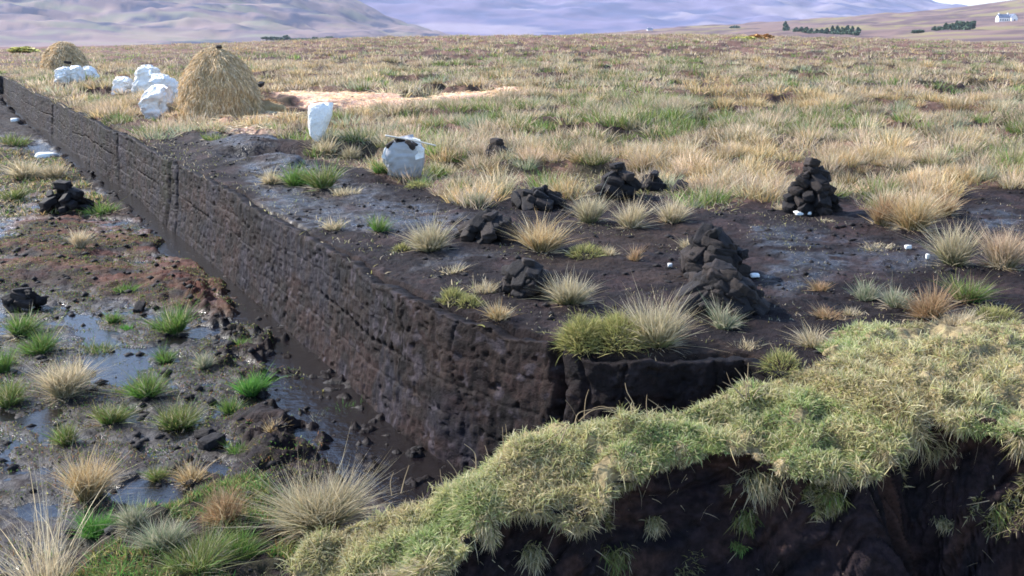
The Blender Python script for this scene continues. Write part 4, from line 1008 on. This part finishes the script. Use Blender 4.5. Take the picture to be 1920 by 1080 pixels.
def col_left(X, D, Z, S_):
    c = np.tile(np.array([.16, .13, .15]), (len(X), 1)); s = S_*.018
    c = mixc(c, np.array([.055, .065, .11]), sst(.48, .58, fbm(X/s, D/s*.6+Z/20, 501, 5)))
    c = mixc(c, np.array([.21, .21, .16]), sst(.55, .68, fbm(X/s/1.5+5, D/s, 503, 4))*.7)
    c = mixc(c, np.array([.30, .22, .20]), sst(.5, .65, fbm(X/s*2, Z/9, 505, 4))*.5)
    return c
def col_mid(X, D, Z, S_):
    c = np.tile(np.array([.17, .15, .25]), (len(X), 1)); s = S_*.03  # heather lilac pushed toward blue: distance haze painted into the mountain colour
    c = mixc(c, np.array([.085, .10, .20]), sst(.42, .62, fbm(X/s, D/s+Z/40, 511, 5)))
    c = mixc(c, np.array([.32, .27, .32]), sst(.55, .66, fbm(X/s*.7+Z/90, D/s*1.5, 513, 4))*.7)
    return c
def col_right(X, D, Z, S_):
    c = np.tile(np.array([.20, .135, .12]), (len(X), 1)); s = S_*.02
    c = mixc(c, np.array([.10, .07, .075]), sst(.45, .6, fbm(X/s*.5, D/s, 521, 5))*.8)
    c = mixc(c, np.array([.24, .20, .10]), sst(.58, .66, fbm(X/s*.6+3, D/s*1.2, 523, 4))*.8)
    return c
at_left = hill('hill', [-1500, -300, 0, 400, 560, 650, 720, 790, 850, 1000], [-420, -320, -260, -110, -45, -8, 30, 60, 74, 92], 100, 500, 2600, 1.15, 31, .9, col_left, -1500, 1000)
at_mid = hill('mountain', [-1000, 0, 700, 1200, 1500, 1650, 1735, 1790, 1860, 2000, 2400, 3200], [-350, -300, -260, -170, -70, -25, 2, 13, 26, 40, 50, 55], 82, 2800, 5200, 1.0, 47, 1.0, col_mid, -900, 3000)
at_right = hill('moor_slope', [700, 900, 1050, 1200, 1320, 1450, 1560, 1700, 1810, 1920, 2200, 3200], [92, 80, 66, 58, 49, 41, 34, 23, 12, -3, -40, -160], 92, 190, 1500, .75, 53, .35, col_right, 700, 3200)

# ------------------------------------------------------------------ distant trees, gorse, houses
def leafy(name, w_, h_, seed, n=900, col=((.07, .12, .08), (.05, .085, .06), (.10, .14, .09)), cone=False, trunk=True, leaf=.06):
    r = np.random.default_rng(seed); k = 9
    cc = np.stack([r.uniform(-.32, .32, k)*w_, r.uniform(-.32, .32, k)*w_, r.uniform(.35, .8, k)*h_], 1); cr = r.uniform(.16, .28, k)*w_
    if cone: cc[:, 2] = np.linspace(.25, .92, k)*h_; cc[:, :2] *= (1-cc[:, 2:3]/h_)*1.5; cr = w_*.5*(1.08-cc[:, 2]/h_)*.9
    i = r.integers(0, k, n); d = r.normal(size=(n, 3)); d /= np.linalg.norm(d, axis=1)[:, None]
    P = cc[i]+d*(cr[i]*r.uniform(.5, 1.1, n))[:, None]*np.array([1, 1, .8])
    u = r.normal(size=(n, 3)); u /= np.linalg.norm(u, axis=1)[:, None]; v = np.cross(u, r.normal(size=(n, 3))); v /= np.linalg.norm(v, axis=1)[:, None]
    s = leaf*h_*r.uniform(.6, 1.4, n)[:, None]; V = np.stack([P-u*s-v*s, P+u*s-v*s, P+u*s+v*s, P-u*s+v*s], 1).reshape(-1, 3)
    q = (np.arange(n)*4)[:, None]+np.arange(4)[None]; c = np.repeat(pick(col, n, r), 4, 0)
    return mesh_np(name, V, q, attrs={'Col': c})
def trunk_mesh(h_, w_):
    V, Q = arch([(0, 0, -.5), (w_*.03, 0, h_*.4), (0, 0, h_*.8)], h_*.035, h_*.012, 4); return mesh_np('trunk', V, Q)
TREES = {}
def tree(at, px, py, wp, hp, label, group, cone=False, seed=1, fat=1.0, name='tree', col=None):
    x_, D_, z_ = at(px, py); m = D_/FPX
    key = (cone, seed % 4, name)
    if key not in TREES:
        kw = {'col': col} if col else {}
        cm = leafy('crown', 1, 1, 700+seed, cone=cone, **kw); cm.materials.append(M_leaf); tm = trunk_mesh(1, 1); tm.materials.append(M_bark); TREES[key] = (cm, tm)
    cm, tm = TREES[key]; e = empty(name, (x_, D_, z_-.3), random.uniform(0, 6)); tag(e, label, 'bush' if name != 'tree' else 'tree', group)
    for nme, mm in (('crown', cm), ('trunk', tm)):
        o_ = bpy.data.objects.new(nme, mm); C.objects.link(o_); o_.parent = e
    e.scale = (wp*m*fat, wp*m*fat, hp*m*1.15)
rt = random.Random(4)
for i in range(13):
    px = 1492+i*9.6; tree(at_right, px, 69, 15, 10+5*(i > 6)+rt.uniform(-2, 3), 'conifer in the dark green shelter belt on the moor, left of the sparse slope', 'conifers of the long shelter belt', True, i)
for i in range(8):
    px = 1752+i*10; tree(at_right, px, 62, 15, 12+rt.uniform(-2, 4)+3*(i > 3), 'dark tree in the short plantation below the white cottage', 'trees of the short plantation', i % 2 == 0, i)
tree(at_right, 1379, 58, 19, 12, 'round dark tree behind the yellow gorse mound', None, False, 2)
tree(at_right, 1471, 64, 17, 19, 'pointed lone tree left of the long shelter belt', None, True, 3)
tree(at_right, 1722, 66, 22, 8, 'low bush between the shelter belt and the short plantation', None, False, 1)
for i in range(10):
    px = 500+i*13; tree(at_left, px, 82, 17, 7+3*(2 < i)+rt.uniform(-2, 2), 'hazy tree in the far wood at the foot of the left hill', 'trees of the far left wood', False, i)
for i, px in enumerate((160, 182, 900, 905)):
    if px < 500: tree(at_left, px, 97, 24, 6, 'hazy low bush at the bog edge right of the small haystack', 'low bushes right of the small haystack', False, i)
def on_crest(px, py, D=96):
    d = ray(px, py); return float(d[0]/d[1]*D), D, float(upper(np.array([d[0]/d[1]*D]), np.array([D]))[0])
GORSE = ((.42, .40, .08), (.20, .20, .05), (.55, .50, .16), (.30, .30, .08))
tree(lambda a, b: on_crest(a, b, 88), 1392, 74, 48, 15, 'yellow flowering gorse mound on the bog horizon, left half', 'gorse mounds', False, 1, name='gorse_bush', col=GORSE)
tree(lambda a, b: on_crest(a, b, 90), 1425, 74, 44, 18, 'rusty orange bracken mound on the bog horizon, right of the gorse', None, False, 2, name='bracken_mound', col=((.32, .15, .05), (.26, .13, .05), (.4, .22, .08)))
tree(lambda a, b: on_crest(a, b, 95), 50, 98, 60, 15, 'yellow green gorse on the horizon left of the small haystack', 'gorse mounds', False, 3, name='gorse_bush', col=GORSE)
tree(lambda a, b: on_crest(a, b, 45), 1615, 104, 32, 20, 'dark green bush standing out in the far grass', None, False, 1, name='moor_bush', col=((.10, .11, .05), (.08, .09, .04), (.16, .15, .08)))
tree(lambda a, b: on_crest(a, b, 92), 1110, 72, 38, 6, 'low dark mound on the bog horizon', None, False, 2, name='moor_bush')

def box(name, x0, x1, y0, y1, z0, z1, mat, par):
    V = [(a, b_, c) for a in (x0, x1) for b_ in (y0, y1) for c in (z0, z1)]
    me = bpy.data.meshes.new(name); me.from_pydata(V, [], [(0, 1, 3, 2), (4, 6, 7, 5), (0, 4, 5, 1), (2, 3, 7, 6), (0, 2, 6, 4), (1, 5, 7, 3)]); me.materials.append(mat)
    o_ = bpy.data.objects.new(name, me); C.objects.link(o_); o_.parent = par; return o_
def gable(name, x0, x1, y0, y1, z0, ze, zr, par, mat):        # walls with gable ends
    ym = (y0+y1)/2; V = [(x0, y0, z0), (x1, y0, z0), (x1, y1, z0), (x0, y1, z0), (x0, y0, ze), (x1, y0, ze), (x1, y1, ze), (x0, y1, ze), (x0, ym, zr), (x1, ym, zr)]
    me = bpy.data.meshes.new(name); me.from_pydata(V, [], [(0, 1, 5, 4), (2, 3, 7, 6), (1, 2, 6, 9, 5), (3, 0, 4, 8, 7)]); me.materials.append(mat)
    o_ = bpy.data.objects.new(name, me); C.objects.link(o_); o_.parent = par; return o_
def roof(x0, x1, y0, y1, ze, zr, par):
    ym = (y0+y1)/2; t = .25; V = []
    for dz in (0.03, t):
        V += [(x0, y0-.3, ze+dz-.15), (x1, y0-.3, ze+dz-.15), (x1, ym, zr+dz), (x0, ym, zr+dz), (x1, y1+.3, ze+dz-.15), (x0, y1+.3, ze+dz-.15)]
    F = [(6, 7, 8, 9), (9, 8, 10, 11), (3, 2, 1, 0), (5, 4, 2, 3), (0, 1, 7, 6), (4, 5, 11, 10), (1, 2, 8, 7), (2, 4, 10, 8), (0, 6, 9, 3), (3, 9, 11, 5)]
    me = bpy.data.meshes.new('roof'); me.from_pydata(V, [], F); me.materials.append(M_slate); o_ = bpy.data.objects.new('roof', me); C.objects.link(o_); o_.parent = par; return o_
def house(at, px, py, wp, label, rz=0, wing=True):
    x_, D_, z_ = at(px, py); m = D_/FPX; e = empty('cottage', (x_, D_, z_-.5), rz); tag(e, label, 'house'); Wd = wp*m; s = Wd/14
    a = Wd*.62
    gable('wall', -Wd/2, -Wd/2+a, 0, 6*s, 0, 3.6*s, 6.2*s, e, M_lime); rf = roof(-Wd/2-.2, -Wd/2+a+.1, 0, 6*s, 3.6*s, 6.2*s, e)
    for cx in (-Wd/2+.5*s, -Wd/2+a-.9*s): box('chimney', cx, cx+.9*s, 2.5*s, 3.5*s, 5.6*s, 7.4*s, M_lime, rf)
    for k in range(4): w_ = box('window', -Wd/2+(1.2+k*1.9)*s, -Wd/2+(1.9+k*1.9)*s, -.06, .1, 1.2*s, 2.4*s, M_glass, e)
    if wing:   # gable-fronted wing, white end to the viewer
        x0 = -Wd/2+a+.3*s; x1 = Wd/2; xm = (x0+x1)/2; V = [(x0, -3*s, 0), (x1, -3*s, 0), (x1, 6*s, 0), (x0, 6*s, 0), (x0, -3*s, 3.6*s), (x1, -3*s, 3.6*s), (x1, 6*s, 3.6*s), (x0, 6*s, 3.6*s), (xm, -3*s, 6.4*s), (xm, 6*s, 6.4*s)]
        me = bpy.data.meshes.new('wing_wall'); me.from_pydata(V, [], [(0, 1, 5, 8, 4), (2, 3, 7, 9, 6), (1, 2, 6, 5), (3, 0, 4, 7)]); me.materials.append(M_lime); o_ = bpy.data.objects.new('wing_wall', me); C.objects.link(o_); o_.parent = e
        V = [(x0-.2, -3.2*s, 3.5*s), (xm, -3.2*s, 6.45*s), (x1+.2, -3.2*s, 3.5*s), (x0-.2, 6*s, 3.5*s), (xm, 6*s, 6.45*s), (x1+.2, 6*s, 3.5*s)]; V += [(a_, b_, c_+.2) for a_, b_, c_ in V]
        me = bpy.data.meshes.new('wing_roof'); me.from_pydata(V, [], [(0, 1, 4, 3), (1, 2, 5, 4), (6, 9, 10, 7), (7, 10, 11, 8), (0, 6, 7, 1), (1, 7, 8, 2), (3, 4, 10, 9), (4, 5, 11, 10), (0, 3, 9, 6), (2, 8, 11, 5)]); me.materials.append(M_slate); o_ = bpy.data.objects.new('wing_roof', me); C.objects.link(o_); o_.parent = e
        box('window', xm-.5*s, xm+.5*s, -3*s-.06, -3*s+.1, 1.2*s, 2.3*s, M_glass, e)
house(at_right, 1888, 44, 31, 'white cottage with slate roof on the moor slope at the far right', .0)
house(at_right, 1222, 62, 16, 'tiny pale farmhouse far off above the middle of the bog', .1, False)

# ------------------------------------------------------------------ haze
hm = bpy.data.materials.new('haze'); hm.use_nodes = True; n = hm.node_tree; n.nodes.clear()
pv = n.nodes.new('ShaderNodeVolumePrincipled'); mo = n.nodes.new('ShaderNodeOutputMaterial'); n.links.new(pv.outputs[0], mo.inputs['Volume'])
pv.inputs['Color'].default_value = (.72, .78, 1.0, 1); pv.inputs['Density'].default_value = .00010; pv.inputs['Anisotropy'].default_value = .1
hx, y0, y1, z0, z1 = 12000, -60, 11500, -60, 1400
V = [(a, b_, c) for a in (-hx, hx) for b_ in (y0, y1) for c in (z0, z1)]
me = bpy.data.meshes.new('haze'); me.from_pydata(V, [], [(0, 1, 3, 2), (4, 6, 7, 5), (0, 4, 5, 1), (2, 3, 7, 6), (0, 2, 6, 4), (1, 5, 7, 3)]); me.materials.append(hm)
o = bpy.data.objects.new('haze', me); C.objects.link(o); tag(o, 'pale blue haze over the bog and hills', 'haze', kind='stuff')
